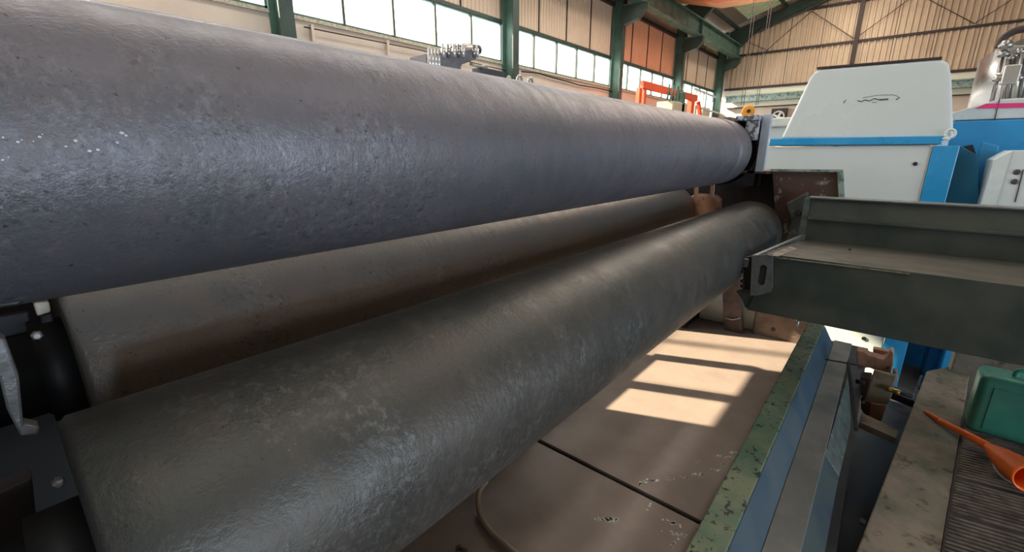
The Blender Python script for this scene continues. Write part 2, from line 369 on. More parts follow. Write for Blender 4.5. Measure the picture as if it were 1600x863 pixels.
# gable wall
def zr(y): return 5.05+(YW-y)*0.30 if y > -3 else 5.05+10*0.30-(-3-y)*0.30     # underside of the roof
gw = struct(MB().prism([(XG+0.08, YW+0.2, FZ), (XG+0.08, -13, FZ), (XG+0.08, -13, 5.1), (XG+0.08, -3, 8.2), (XG+0.08, YW+0.2, 5.3)], (0.2, 0, 0)).build('wall_far', M_wallb))
GB = 2.74
for i in range(12):
    y1 = YW-0.35-i*1.15; y0 = y1-1.13
    corr(y0, y1, GB+0.06, 4.13, 0.19, 0.06, XG, 'y').build('cladding_sheet', M_gable, gw)
    corr(y0, y1, 4.21, min(5.55, zr(y1)+0.15), 0.19, 0.06, XG, 'y').build('cladding_sheet', M_gable, gw)
    if zr(y0) > 5.75: corr(y0, y1, 5.66, zr(y0)+0.2, 0.19, 0.06, XG, 'y').build('cladding_sheet', M_gable, gw)
for i, z in enumerate((GB, 4.13, 5.56)):
    y1 = YW-0.3 if z < 5 else 5.2
    struct(MB().box((XG-0.10, -13, z), (XG-0.02, y1, z+0.085)).build('trim_%d' % (4+i), M_purlin))
MB().box((XG-0.08, -13, 1.95), (XG+0.02, YW-0.5, 1.98)).build('rail', M_purlin, gw)
for i, y in enumerate((2.04, -2.9, -7.9)):
    tag(MB().box((XG-0.24, y-0.07, FZ), (XG-0.1, y+0.07, zr(y)+0.1)).build('gable_post', M_purlin), ['dark post rising behind the white machine hood to the roof', 'dark post on the far wall beyond the steel tank', 'dark post at the right end of the far wall'][i], 'post')
for z0, z1 in ((4.25, 5.5),):
    ys = [6.5, 5.15, 3.7, 2.1, 0.5, -1.2, -2.8, -4.5]
    for i in range(len(ys)-1):
        za, zb = (z1 if i % 2 == 0 else z0), (z0 if i % 2 == 0 else z1)
        if i == 0: za = 5.0
        tag(MB().tube([(XG-0.13, ys[i], za), (XG-0.13, ys[i+1], zb)], 0.013, 6).build('bracing_rod', M_purlin), 'thin zigzag bracing rod on the upper far wall, %s from the corner' % ('first', 'second', 'third', 'fourth', 'fifth', 'sixth', 'seventh')[i], 'rod', 'far wall bracing rods')
t = thing('crane_stop_beam', 'pale green beam running along the far wall under the cladding', 'beam', (XG-0.3, 2, 2.2))
MB().box((XG-0.5, -13, 2.42), (XG-0.15, YW-0.5, 2.46)).build('top_flange', M_palegr, t)
MB().box((XG-0.35, -13, 2.2), (XG-0.31, YW-0.5, 2.44)).build('web', M_palegr, t)
MB().box((XG-0.5, -13, 2.18), (XG-0.15, YW-0.5, 2.21)).build('bottom_flange', M_palegr, t)
# upper pale band of the far wall under the cladding
MB().box((XG-0.02, -13, 1.99), (XG+0.06, YW-0.4, GB-0.02)).build('painted_band', mat('pale_cream_band', (0.74, 0.72, 0.58), 0.7), gw)
# fan in the far wall
t = thing('wall_fan', 'dark square ventilation fan with a pale ring on the far wall', 'fan', px_(1217, 192, XG-0.2))
c = px_(1217, 181, XG-0.12); 
MB().box((XG-0.2, c.y-0.30, c.z-0.30), (XG-0.02, c.y+0.30, c.z+0.30)).build('frame', M_purlin, t)
ring = [(XG-0.24, c.y+0.22*math.cos(a), c.z-0.05+0.22*math.sin(a)) for a in [math.pi*2*i/24 for i in range(25)]]
MB().tube(ring, 0.035, 8).build('ring', M_white2, t)
MB().lathe((XG-0.28, c.y, c.z-0.05), (1, 0, 0), [(0, 0.05), (0.06, 0.06)], 16).build('hub', M_white2, t)
for i in range(4):
    a = i*math.pi/2+0.4
    MB().bar((XG-0.25, c.y+0.04*math.cos(a), c.z-0.05+0.04*math.sin(a)), (XG-0.25, c.y+0.19*math.cos(a), c.z-0.05+0.19*math.sin(a)), 0.08, 0.01, (1, 0, 0)).build('blade', M_pipe, t)
# closing walls behind the photographer
struct(MB().box((-12, -13.2, FZ), (XG, -13, 5.3)).build('wall_right', M_wallb))
struct(MB().box((-12.2, -13, FZ), (-12, YW+0.2, 8.2)).build('wall_back', M_wallb))
# roof
rf = struct(MB().quadbox([(-12, 3.0, zr(3)+0.3), (XG+.3, 3.0, zr(3)+0.3), (XG+.3, YW+0.4, zr(YW)+0.2), (-12, YW+0.4, zr(YW)+0.2), (-12, 3.0, zr(3)+0.35), (XG+.3, 3.0, zr(3)+0.35), (XG+.3, YW+0.4, zr(YW)+0.25), (-12, YW+0.4, zr(YW)+0.25)]).build('ceiling', mat('roof_underside', (0.40, 0.34, 0.28), 0.8)))
# (the strip y 5.3..3.0 over the far bays is a translucent roof light, the rest sheet)
struct(MB().quadbox([(-12, -3, 8.35), (XG+.3, -3, 8.35), (XG+.3, 3.0, zr(3)+0.3), (-12, 3.0, zr(3)+0.3), (-12, -3, 8.4), (XG+.3, -3, 8.4), (XG+.3, 3.0, zr(3)+0.35), (-12, 3.0, zr(3)+0.35)]).build('ceiling', M_panel))
struct(MB().quadbox([(-12, -13.2, 5.3), (XG+.3, -13.2, 5.3), (XG+.3, -3, 8.35), (-12, -3, 8.35), (-12, -13.2, 5.35), (XG+.3, -13.2, 5.35), (XG+.3, -3, 8.4), (-12, -3, 8.4)]).build('ceiling', M_panel))
# roof light sheet with ribs, hung just under the roof skin
sk = tag(MB().quadbox([(19.0, 3.2, zr(3.2)+0.12), (22.6, 3.2, zr(3.2)+0.12), (22.6, 5.9, zr(5.9)+0.12), (19.0, 5.9, zr(5.9)+0.12), (19.0, 3.2, zr(3.2)+0.14), (22.6, 3.2, zr(3.2)+0.14), (22.6, 5.9, zr(5.9)+0.14), (19.0, 5.9, zr(5.9)+0.14)]).build('roof_light', M_skyl), 'green ribbed roof light beside the orange crane girder', 'skylight')
for i in range(13):
    x = 19.15+i*0.27
    MB().quadbox([(x, 3.2, zr(3.2)+0.06), (x+0.12, 3.2, zr(3.2)+0.06), (x+0.12, 5.9, zr(5.9)+0.06), (x, 5.9, zr(5.9)+0.06), (x, 3.2, zr(3.2)+0.115), (x+0.12, 3.2, zr(3.2)+0.115), (x+0.12, 5.9, zr(5.9)+0.115), (x, 5.9, zr(5.9)+0.115)]).build('rib', mat('bright_roof_light_rib', (0.80, 0.90, 0.62), 0.4), sk)
# rafters
labs = {7: 'dark green roof rafter against the far wall', 6: 'dark green roof rafter in front of the roof light'}
for k in (5, 6, 7):
    x = XC[k]; xx = x if k < 7 else 23.05
    t = thing('roof_rafter', labs.get(k, 'dark green roof rafter above the orange crane girder'), 'rafter', (xx, 2, 5))
    MB().quadbox([(xx-0.1, -3, zr(-3)-0.35), (xx+0.1, -3, zr(-3)-0.35), (xx+0.1, YW-0.5, zr(YW)-0.35), (xx-0.1, YW-0.5, zr(YW)-0.35), (xx-0.1, -3, zr(-3)-0.3), (xx+0.1, -3, zr(-3)-0.3), (xx+0.1, YW-0.5, zr(YW)-0.3), (xx-0.1, YW-0.5, zr(YW)-0.3)]).build('bottom_flange', M_coldk, t)
    MB().quadbox([(xx-0.02, -3, zr(-3)-0.3), (xx+0.02, -3, zr(-3)-0.3), (xx+0.02, YW-0.3, zr(YW)-0.3), (xx-0.02, YW-0.3, zr(YW)-0.3), (xx-0.02, -3, zr(-3)+0.1), (xx+0.02, -3, zr(-3)+0.1), (xx+0.02, YW-0.3, zr(YW)+0.1), (xx-0.02, YW-0.3, zr(YW)+0.1)]).build('web', M_coldk, t)
    MB().prism([(xx-0.09, YW-0.5, 4.2), (xx-0.09, YW-0.5, 5.0), (xx-0.09, YW-1.6, zr(YW-1.6)-0.3)], (0.18, 0, 0)).build('haunch', M_coldk, t)
for i, y in enumerate((6.4, 4.6, 2.9)):
    tag(MB().box((12, y-0.05, zr(y)-0.02), (XG, y+0.05, zr(y)+0.1)).build('roof_purlin', M_coldk), ['roof purlin nearest the window wall', 'roof purlin in the middle of the roof light', 'roof purlin on the room side of the roof light'][i], 'purlin')
# overhead crane girder
t = thing('crane_girder', 'orange overhead travelling crane girder at the top edge of the photo', 'crane', px_(1100, 0, 11.5))
zc = 4.72
pts = [pz(1036, 2, zc), pz(1128, 13, zc), pz(1245, -6, zc), pz(1300, -70, zc), pz(1062, -70, zc)]
MB().prism(pts, (0, 0, 0.05)).build('bottom_plate', M_orlt, t)
pts = [pz(1050, -4, zc-0.02), pz(1119, 5, zc-0.02), pz(1215, -12, zc-0.02), pz(1290, -70, zc-0.02), pz(1070, -70, zc-0.02)]
MB().prism(pts, (0, 0, 0.6)).build('girder_box', M_orange, t)
# hook block with ropes
XH = 8.5
hp = px_(1170, 174, XH); 
t = thing('hook_block', 'orange crane hook pulley block hanging above the far end of the roll', 'hook', hp)
MB().lathe(hp+Vector((-0.03, 0.0, 0)), (1, 0.35, 0), [(0, 0.08), (0.01, 0.10), (0.035, 0.10), (0.045, 0.09), (0.055, 0.10), (0.08, 0.10), (0.09, 0.08)], 28).build('sheave', M_hook, t)
MB().lathe(hp+Vector((-0.05, -0.01, 0)), (1, 0.35, 0), [(0, 0.03), (0.02, 0.03)], 14).build('axle', M_purlin, t)
hk = [hp+Vector((0, 0.0, -0.10)), hp+Vector((0, 0.0, -0.2))]+[hp+Vector((0, 0.07*math.sin(a), -0.27-0.07*(-math.cos(a))*-1)) for a in [0.2+i*0.45 for i in range(9)]]
MB().tube(hk, 0.014, 8).build('hook', M_purlin, t)
for a, b_ in (((1158, 165), (1180, -20)), ((1162, 165), (1184, -20)), ((1181, 165), (1206, -20)), ((1184, 165), (1210, -20))):
    MB().tube([px_(*a, XH), px_(*b_, XH)], 0.0045, 6).build('wire_rope', M_rust2, t)
# red portal frame near the window wall
XR, YR = 12.2, 5.6
t = thing('red_gantry', 'red steel gantry frame standing by the windows beyond the roll', 'gantry', py_(1003, 160, YR))
def P(px, py, y=YR): return py_(px, py, y)
def gbeam(a, b_, w): return MB().bar(a, b_, w, w)
a = P(1004, 130); b_ = P(1086, 154, YR)
MB().bar(P(1003, 132), P(1088, 154), 0.10, 0.20).build('cross_beam', M_red, t, bevel=0.01)
MB().bar(P(999, 138), (P(999, 138).x, YR, FZ), 0.10, 0.16).build('leg', M_red, t)
MB().bar(P(1007, 140), (P(1007, 140).x, YR, FZ), 0.07, 0.16).build('leg', M_red, t)
e = P(1080, 154); MB().bar(e, (e.x, YR, FZ), 0.16, 0.3).build('leg', M_red, t)
e = P(1084, 160); MB().bar((e.x, YR-0.15, e.z), (e.x+0.7, YR-0.3, e.z-1.6), 0.1, 0.1).build('brace', M_red, t)
# pipes by the windows and a little greenery of hoses on the gantry
t = thing('pipe_rack', 'pale vertical pipes and rail standing between red gantry and far wall', 'pipes', (18.2, 5.9, FZ))
for i, (px, py0) in enumerate(((1088, 138), (1094, 140), (1100, 142), (1113, 160))):
    q = py_(px, py0, 6.0); MB().tube([q, (q.x, q.y, FZ)], 0.045, 8).build('pipe', M_white2, t)
q = py_(1084, 138, 6.0); q2 = py_(1118, 152, 6.0); MB().tube([q, q2], 0.04, 8).build('pipe', M_white2, t)
q = py_(1092, 168, 6.0); q2 = py_(1124, 178, 6.0); MB().tube([q, q2], 0.04, 8).build('pipe', M_white2, t)
t = thing('machine_by_window', 'small yellowish machine with green controls under the red gantry', 'machine', py_(1050, 160, 5.2))
q = py_(1042, 158, 5.2); MB().box((q.x, 5.0, FZ), (q.x+1.1, 5.5, q.z)).build('body', M_cream, t, bevel=0.04)
q = py_(1056, 150, 5.2); MB().box((q.x, 5.0, q.z-0.6), (q.x+0.25, 5.2, q.z+0.1)).build('head', M_col, t, bevel=0.03)
for i in range(5):
    q = py_(1046+i*5, 148+i, 5.1); MB().tube([q, q+Vector((random.uniform(-.15, .15), 0, 0.25)), q+Vector((random.uniform(-.2, .3), 0, -0.15))], 0.025, 6).build('lever', M_col, t)
q = py_(1066, 145, 5.1); MB().tube([q, q+Vector((0, 0, -1.5))], 0.03, 6).build('post', M_coldk, t)
# conduit and cable on the window wall
q0, q1 = py_(475, 42, YW-0.06), py_(655, 78, YW-0.06)
t = thing('wall_conduit', 'thin brown conduit pipe clipped under the sill at left', 'pipe', q0)
MB().tube([q0, q1, py_(790, 110, YW-0.06)], 0.009, 8).build('tube', M_purlin, t)
for s_ in (487, 605):
    q = py_(s_, 42+(s_-475)*0.2, YW-0.05); MB().box((q.x-0.02, YW-0.08, q.z-0.30), (q.x+0.02, YW-0.002, q.z+0.05)).build('clip', M_wallb, t)
pts = [py_(x, y, YW-0.05) for x, y in ((815, 112), (840, 114), (862, 121), (885, 127), (905, 133), (935, 138), (962, 144))]
tag(MB().tube(pts, 0.016, 6).build('wall_cable', M_black), 'dark cable sagging along the wall below the window', 'cable')
# daylight trees outside
for i, (x, y, h) in enumerate(((14.5, 17, 5.6), (19.5, 20, 6.0), (27, 21, 7.0))):
    t = thing('tree', ['pale tree outside the third window bay', 'pale tree outside the window left of the red gantry', 'pale tree outside the windows at the far corner'][i], 'tree', (x, y, FZ))
    MB().tube([(x, y, FZ), (x, y, h-2.5)], [0.25, 0.12], 8).build('trunk', M_purlin, t)
    mb = MB()
    for j in range(160):
        a = random.uniform(0, 6.28); rr = random.uniform(0.2, 1.9); zz = random.gauss(h-2.6, 0.9); s_ = random.uniform(0.2, 0.4)
        c = Vector((x+rr*math.cos(a), y+rr*math.sin(a), zz)); d1 = Vector((random.gauss(0, 1), random.gauss(0, 1), random.gauss(0, 1))).normalized(); d2 = d1.orthogonal()*s_; d1 = d1*s_
        mb.poly([c-d1, c+d2, c+d1, c-d2])
    o = mb.build('foliage', M_leaf, t); o['kind'] = 'stuff'

# ------------------------------------------------------------------ platform the bending machine stands on
struct(MB().box((-3, -0.09, FZ), (4.6, 3.2, PZ-0.012)).build('floor', M_dark)).name = 'floor.001'
s1 = MB().box((1.785, 0.22, PZ-0.012), (4.5, 3.0, PZ+0.004)).build('floor_sheet', M_sheet, bevel=0.002); tag(s1, 'large brown steel floor sheet with the sunlit patches', 'floor sheet')
s2 = MB().box((-1.5, 0.22, PZ-0.012), (1.760, 3.0, PZ)).build('floor_sheet', M_sheet, bevel=0.002); tag(s2, 'brown steel floor sheet nearest the camera, under the hose', 'floor sheet')
def flecks(parent, spots, z):
    mb = MB()
    for (x, y, n, rad, ang) in spots:
        c = pz(x, y, z)
        for j in range(n):
            u = random.gauss(0, rad); v = random.gauss(0, rad*0.22); q = c+Vector((u*math.cos(ang)-v*math.sin(ang), u*math.sin(ang)+v*math.cos(ang), 0))
            s_ = random.uniform(0.002, 0.008); k = random.uniform(0, 3)
            mb.prism([(q.x+s_*math.cos(k+i*1.57)*random.uniform(.6, 1.5), q.y+s_*math.sin(k+i*1.57), z) for i in range(4)], (0, 0, 0.0012))
    o = mb.build('paint_flecks', M_fleck, parent); o['kind'] = 'stuff'; o['label'] = 'white paint flecks dropped on the sheet'
flecks(s2, [(948, 812, 50, 0.024, -0.9), (1013, 793, 8, 0.012, 0), (1052, 818, 14, 0.02, -1.5), (1056, 835, 18, 0.025, -1.2), (1052, 850, 12, 0.02, 0)], PZ)
arc = [(1005, 753), (1022, 751), (1045, 749), (1070, 746), (1095, 742), (1115, 735), (1132, 726), (1140, 715), (1125, 713), (1140, 707)]
flecks(s1, [(x, y, 9, 0.016, -0.9) for x, y in arc]+[(1092, 722, 8, 0.01, 0), (1000, 757, 6, 0.008, 0)], PZ+0.004)
# hose and loose bolt
pts = [pz(760, 752, PZ+0.10), pz(750, 766, PZ+0.06), pz(747, 785, PZ+0.035), pz(752, 808, PZ+0.02), pz(768, 832, PZ+0.018), pz(790, 852, PZ+0.018), pz(830, 885, PZ+0.018)]
def smooth_path(p, n=6):
    out = []
    for i in range(len(p)-1):
        p0, p1, p2, p3 = p[max(i-1, 0)], p[i], p[i+1], p[min(i+2, len(p)-1)]
        for j in range(n):
            t_ = j/n; out.append(0.5*((2*p1)+(p2-p0)*t_+(2*p0-5*p1+4*p2-p3)*t_*t_+(3*p1-p0-3*p2+p3)*t_**3))
    return out+[p[-1]]
tag(MB().tube(smooth_path(pts), 0.0125, 10).build('hose', M_hose), 'beige hose curving out from under the front roll', 'hose')
q = pz(718, 857, PZ+0.008); t = thing('loose_bolt', 'small loose bolt lying on the floor sheet by the hose', 'bolt', (q.x, q.y, PZ))
MB().lathe(q, (0.3, -1, 0), [(0, 0.008), (0.035, 0.008)], 10).build('shank', M_rust2, t)
MB().lathe(q, (0.3, -1, 0), [(-0.012, 0.014), (0, 0.014)], 6, False).build('head', M_rust2, t)

# ------------------------------------------------------------------ the rolls
def roll(name, lab, c, r, x0, x1, m, bands=(), ch=0.012):
    t = thing(name, lab, 'roll', (x0, c[0], c[1]-r))
    n = 60; prof = [(0, r-ch), (ch, r)]
    for i in range(1, n): prof.append((ch+(x1-x0-2*ch)*i/n, r))
    prof += [(x1-x0-ch, r), (x1-x0, r-ch)]
    MB().lathe((x0, c[0], c[1]), (1, 0, 0), prof, 160).build('barrel', m, t)
    MB().lathe((x0-0.26, c[0], c[1]), (1, 0, 0), [(0, r*0.40), (0.20, r*0.40), (0.20, r*0.5), (0.26, r*0.5)], 48).build('journal', M_black, t)
    MB().lathe((x1, c[0], c[1]), (1, 0, 0), [(0, r*0.80), (0.04, r*0.80), (0.04, r*0.66), (0.25, r*0.66)], 48).build('journal', M_dark, t)
    for b0, b1, dr in bands:
        MB().lathe((b0, c[0], c[1]), (1, 0, 0), [(0, r-0.004), (0.004, r+dr), (b1-b0-0.004, r+dr), (b1-b0, r-0.004)], 160).build('band', m, t)
    return t
CU, CFR, CMD = (1.129, 0.0), (0.831, -0.628), (1.51, -0.52)
roll('upper_roll', 'huge grey steel roll across the whole upper picture, topmost of three', CU, 0.25, -0.75, 3.93, M_up, bands=((3.60, 3.93, 0.0025),))
ur = [o for o in COL.objects if o.name == 'upper_roll'][0]
mb = MB()
for (x, y, s_) in ((28, 222, 5), (34, 219, 3), (52, 221, 3), (62, 214, 5), (66, 210, 3), (118, 220, 6), (103, 229, 4), (183, 223, 5), (190, 208, 7), (197, 212, 5), (4, 250, 4), (13, 246, 3), (5, 215, 4), (462, 214, 4), (505, 214, 3), (140, 236, 6), (152, 234, 6)):
    d = ray(x, y); t0 = math.hypot(d.y, d.z); uy, uz = d.y/t0, d.z/t0
    bq = CU[0]*uy+CU[1]*uz; k = bq-math.sqrt(bq*bq-(CU[0]**2+CU[1]**2-0.25**2)); p = d*(k/t0)
    nrm = Vector((0, (p.y-CU[0])/0.25, (p.z-CU[1])/0.25)); tg = Vector((0, -nrm.z, nrm.y)); w = s_*0.00032
    mb.prism([p+Vector((w*math.cos(a)*random.uniform(.7, 1.6), 0, 0))+tg*w*math.sin(a)-nrm*0.002 for a in (0, 1, 2, 3.1, 4.2, 5.2)], nrm*0.003)
o = mb.build('bright_specks', mat('bright_speck', (0.45, 0.46, 0.48), 0.5, 0.2), ur); o['kind'] = 'stuff'; o['label'] = 'bright specks on the roll surface'  # small bright specks laid on the barrel
roll('front_roll', 'large dark steel roll in the foreground, lowest and nearest of three', CFR, 0.25, 0.0, 4.0, M_fr)
roll('lower_roll', 'dark steel roll lying behind the front roll and under the upper roll', CMD, 0.25, 0.062, 3.97, M_md)

# ------------------------------------------------------------------ rear girder of the machine (hidden behind the upper roll, tools stand on it)
t = thing('machine_crown_beam', 'long steel beam behind the upper roll carrying valve block and tools', 'beam', (1.6, 1.95, PZ))
MB().box((-0.6, 1.72, 0.20), (3.9, 2.20, 0.395)).build('top_box', M_midgr, t, bevel=0.01)
MB().box((-0.6, 1.95, PZ+0.01), (1.96, 2.0, 0.20)).build('sun_mask_plate', M_black, t)  # unseen plate added to keep the sun off the near floor
for a, b_, z0, z1 in ((1.98, 2.32, -1.10, -0.71), (2.41, 2.88, -1.12, -0.70), (2.98, 3.72, -1.32, -0.45)):  # added unseen plates whose gaps shape the sun patches on the floor
    MB().box((a-0.05, 1.95, PZ+0.01), (b_+0.06, 2.0, z0)).build('sun_mask_plate', M_black, t)
    MB().box((a-0.05, 1.95, z1), (b_+0.06, 2.0, 0.20)).build('sun_mask_plate', M_black, t)
    MB().box((b_, 1.94, z0), (b_+0.10, 2.01, z1)).build('sun_mask_post', M_darkgr, t)
for x in (-0.5, 3.8): MB().box((x-0.1, 1.8, PZ), (x+0.1, 2.15, 0.2)).build('leg', M_black, t)
struct_z = 0.395
# hydraulic valve block on it
t = thing('hydraulic_valve_block', 'grey hydraulic valve block with silver fittings behind the upper roll', 'valve block', (1.78, 1.9, struct_z))
def Q(x, y): return py_(x, y, 1.92)
a = Q(668, 93); b_ = Q(738, 96)
g_ = [py_(667, 84, 1.86), py_(741, 76, 1.86), py_(745, 92, 1.86), py_(722, 101, 1.86)]
MB().prism(g_+[Vector((g_[3].x-0.02, 1.86, struct_z)), Vector((g_[0].x, 1.86, struct_z))], (0, 0.14, 0)).build('manifold', mat('dull_grey_casting', (0.14, 0.135, 0.15), 0.5, 0.4, (0.2, 0.19, 0.2), 20), t, bevel=0.005)
q0 = Q(706, 82); q1 = Q(735, 77)
MB().lathe(q0, (q1-q0), [(0, 0.028), (0.02, 0.034), ((q1-q0).length-0.01, 0.034), ((q1-q0).length, 0.022)], 24).build('solenoid', M_steel, t)
q2 = Q(748, 78); MB().lathe(q1, (q2-q1), [(0, 0.018), (0.03, 0.018), (0.03, 0.026), ((q2-q1).length, 0.026)], 20).build('end_cap', M_darkgr, t)
for i, x in enumerate((658, 663, 668, 673)):
    q = Q(x, 88+i*0.6); MB().lathe((q.x, 1.86, struct_z-0.0), (0, 0, 1), [(0, 0.010), (q.z-struct_z, 0.010), (q.z-struct_z, 0.005), (Q(x, 77+i*1.3).z-struct_z, 0.004)], 8).build('plug', M_bolt, t)
for i, x in enumerate((680, 688, 697, 704, 711, 728, 733)):
    z0 = Q(x, 86).z; q = Q(x, 80)
    MB().lathe((q.x, 1.86, z0-0.02), (0, 0, 1), [(0, 0.011), (0.045, 0.011), (0.045, 0.006), (0.065, 0.005)], 8).build('fitting', M_steel if i % 2 else M_bolt, t)
for x in (704, 711, 722):
    q = Q(x, 80); MB().tube([q, Q(x+0.5, 68)], 0.004, 6).build('stud', M_pipe, t)
t = thing('clamp_tool', 'low dark steel clamp lying right of the valve block', 'tool', (2.1, 1.92, struct_z))
a, b_ = Q(745, 106), Q(779, 113)
MB().box((a.x, 1.88, struct_z), (b_.x, 1.96, a.z)).build('jaw_bar', M_darkgr, t, bevel=0.004)
MB().tube([Q(735, 100), Q(748, 104), Q(764, 103)], 0.008, 8).build('arm', M_cream, t)
MB().tube([(Q(738, 104).x, 1.9, struct_z+0.01), (Q(748, 108).x, 1.9, struct_z+0.03)], 0.014, 10).build('screw', M_steel, t)
MB().tube([Q(761, 108), Q(761.5, 100)], 0.005, 6).build('pin', M_bolt, t)
for i, (x, lab) in enumerate(((812, 'eye ring standing on the beam behind the roll, left one'), (829, 'eye ring standing on the beam behind the roll, right one'))):
    q = Q(x, 121.5+i*3.5); q.z = struct_z+0.035
    ring = [(q.x+0.036*math.cos(a)*1.0, q.y+0.01*math.cos(a), q.z+0.036*math.sin(a)) for a in [2*math.pi*k/24 for k in range(25)]]
    tag(MB().tube(ring, 0.009, 8).build('eye_ring', M_pipe), lab, 'ring')
q = Q(795, 121); tag(MB().lathe((q.x, q.y, struct_z), (0, 0, 1), [(0, 0.014), (0.05, 0.014), (0.06, 0.006)], 12).build('grease_nipple', M_cream), 'small pale knob left of the two eye rings', 'knob')

# ------------------------------------------------------------------ near end housing (left edge of the picture)
M_deepblk = mat('deep_black_casting', (0.010, 0.010, 0.012), 0.75, 0, (0.018, 0.017, 0.017), 5, bump=0.2, spec=0.2)  # near housing gets a deeper black than the other steel
t = thing('near_housing', 'dark roll housing with bright bolts at the left edge of the photo', 'machine housing', (-0.3, 1.3, PZ))
MB().box((-0.55, 0.55, PZ), (-0.27, 2.1, -0.26)).build('side_frame', M_deepblk, t, bevel=0.01)
MB().box((-0.27, 0.62, PZ), (-0.10, 1.15, -0.90)).build('bearing_block', M_deepblk, t, bevel=0.01)
def plate(name, pts, y, th, m, bevel=0.004, par=t, lab=None):
    return MB().prism([py_(a, b, y) for a, b in pts], (0, th, 0)).build(name, m, par, bevel=bevel, label=lab)
plate('frame_plate', [(-60, 505), (45, 488), (60, 560), (66, 640), (30, 640), (-60, 600)], 1.55, 0.03, M_darkgr)
plate('bevelled_bar', [(-40, 520), (8, 530), (30, 590), (37, 664), (62, 668), (60, 680), (32, 683), (10, 640), (-2, 590), (-40, 560)], 1.20, 0.04, mat('bevelled_grey_bar', (0.22, 0.22, 0.22), 0.45, 0.3, (0.14, 0.14, 0.14), 20, bump=0.3), lab='worn pale grey bevelled bar')
plate('guard', [(-80, 370), (-2, 402), (44, 468), (30, 478), (-80, 492)], 1.03, 0.02, M_dark)  # added dark sheet covering the lower left of the upper roll
plate('pad', [(52, 474), (77, 471), (80, 488), (70, 491), (58, 495)], 1.42, 0.05, M_cream, lab='small cream pad')
plate('block', [(62, 495), (82, 489), (100, 560), (104, 640), (80, 650), (66, 600)], 1.50, 0.05, M_dark)
plate('lower_plate', [(-80, 790), (0, 768), (50, 745), (56, 800), (60, 900), (-80, 980)], 1.05, 0.04, mat('dull_brown_black', (0.022, 0.017, 0.018), 0.7))
for (x, y, yy, r) in ((57, 523, 1.40, 0.010), (84, 596, 1.45, 0.006), (91, 752, 0.95, 0.008), (68, 808, 0.98, 0.006)):
    q = py_(x, y, yy); MB().lathe(q+Vector((0, 0.0, 0)), (0, -1, 0), [(0, r), (0.012, r), (0.016, r*0.6)], 6, False).build('bolt', M_bolt, t)

# ------------------------------------------------------------------ far end housing
t = thing('far_housing', 'rusty roll housing with an open black recess at the far end', 'machine housing', (4.3, 0.9, PZ))
XF = 4.05
def X(a, b, x=XF): return px_(a, b, x)
# upper bearing yoke with a bore round the roll
yk = thing('upper_bearing_yoke', 'grey and brown bearing yoke round the far end of the upper roll', 'bearing yoke', (XF, 1.1, -0.14))
def ringplate(c, r, outer, x0, x1, seg=48):
    mb = MB(); n = seg; oy0, oy1, oz0, oz1 = outer; vin = []; vout = []
    for i in range(n):
        a = 2*math.pi*i/n; dy, dz = math.cos(a), math.sin(a)
        s_ = min((oy1-c[0])/dy if dy > 1e-6 else ((oy0-c[0])/dy if dy < -1e-6 else 9), (oz1-c[1])/dz if dz > 1e-6 else ((oz0-c[1])/dz if dz < -1e-6 else 9))
        vin.append((c[0]+r*dy, c[1]+r*dz)); vout.append((c[0]+s_*dy, c[1]+s_*dz))
    V = [[mb.bm.verts.new((x, p[0], p[1])) for p in L_] for x in (x0, x1) for L_ in (vin, vout)]
    for i in range(n):
        j = (i+1) % n
        mb.bm.faces.new([V[0][i], V[0][j], V[1][j], V[1][i]]); mb.bm.faces.new([V[2][i], V[3][i], V[3][j], V[2][j]])
        mb.bm.faces.new([V[0][i], V[2][i], V[2][j], V[0][j]]); mb.bm.faces.new([V[1][i], V[1][j], V[3][j], V[3][i]])
    return mb
ringplate(CU, 0.262, (0.868, 1.42, -0.275, 0.25), 4.06, 4.22).build('yoke_body', M_dark, yk)
MB().box((4.05, 0.80, -0.15), (4.10, 0.862, 0.285)).build('side_plate', mat('pale_blue_grey_plate', (0.46, 0.52, 0.58), 0.4, 0.1, (0.40, 0.46, 0.52), 8), yk, bevel=0.003, label='pale blue grey plate')
MB().box((3.94, 0.864, 0.235), (4.22, 1.03, 0.275)).build('chipped_cap', M_chip, yk, bevel=0.008, label='chipped pale blue paint')
MB().box((3.96, 0.864, 0.09), (4.02, 0.955, 0.24)).build('chipped_face', M_chip, yk, bevel=0.008)
MB().box((3.82, 1.03, 0.225), (4.22, 1.42, 0.262)).build('brown_cap', M_rust2, yk, bevel=0.01)
MB().box((4.22, 0.84, -0.27), (4.26, 1.42, 0.25)).build('back_plate', M_darkgr, yk)
# housing body: dark recess, rusty side face
MB().box((4.06, 0.335, -0.165), (4.62, 1.25, -0.145)).build('top_plate', M_rust, t)
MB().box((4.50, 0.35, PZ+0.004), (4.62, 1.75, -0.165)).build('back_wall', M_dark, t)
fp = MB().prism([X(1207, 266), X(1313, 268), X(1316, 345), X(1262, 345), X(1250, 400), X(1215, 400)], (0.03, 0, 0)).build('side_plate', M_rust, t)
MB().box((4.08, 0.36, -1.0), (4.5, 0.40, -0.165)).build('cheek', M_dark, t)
a, b_ = X(1313, 266, 4.04), X(1316, 320, 4.04)
MB().bar(a, b_, 0.035, 0.03).build('edge_strip', M_palegr, t, label='chipped pale green edge')
MB().bar(X(1205, 266, 4.03), X(1316, 267, 4.03), 0.018, 0.018).build('edge_strip', M_palegr, t)
MB().prism([X(1228, 318, 3.95), X(1262, 300, 3.95), X(1262, 350, 3.95), X(1258, 372, 3.95), X(1225, 380, 3.95), X(1236, 345, 3.95)], (0.05, 0, 0)).build('gusset', M_mgreen, t, bevel=0.01, label='green flaking gusset')
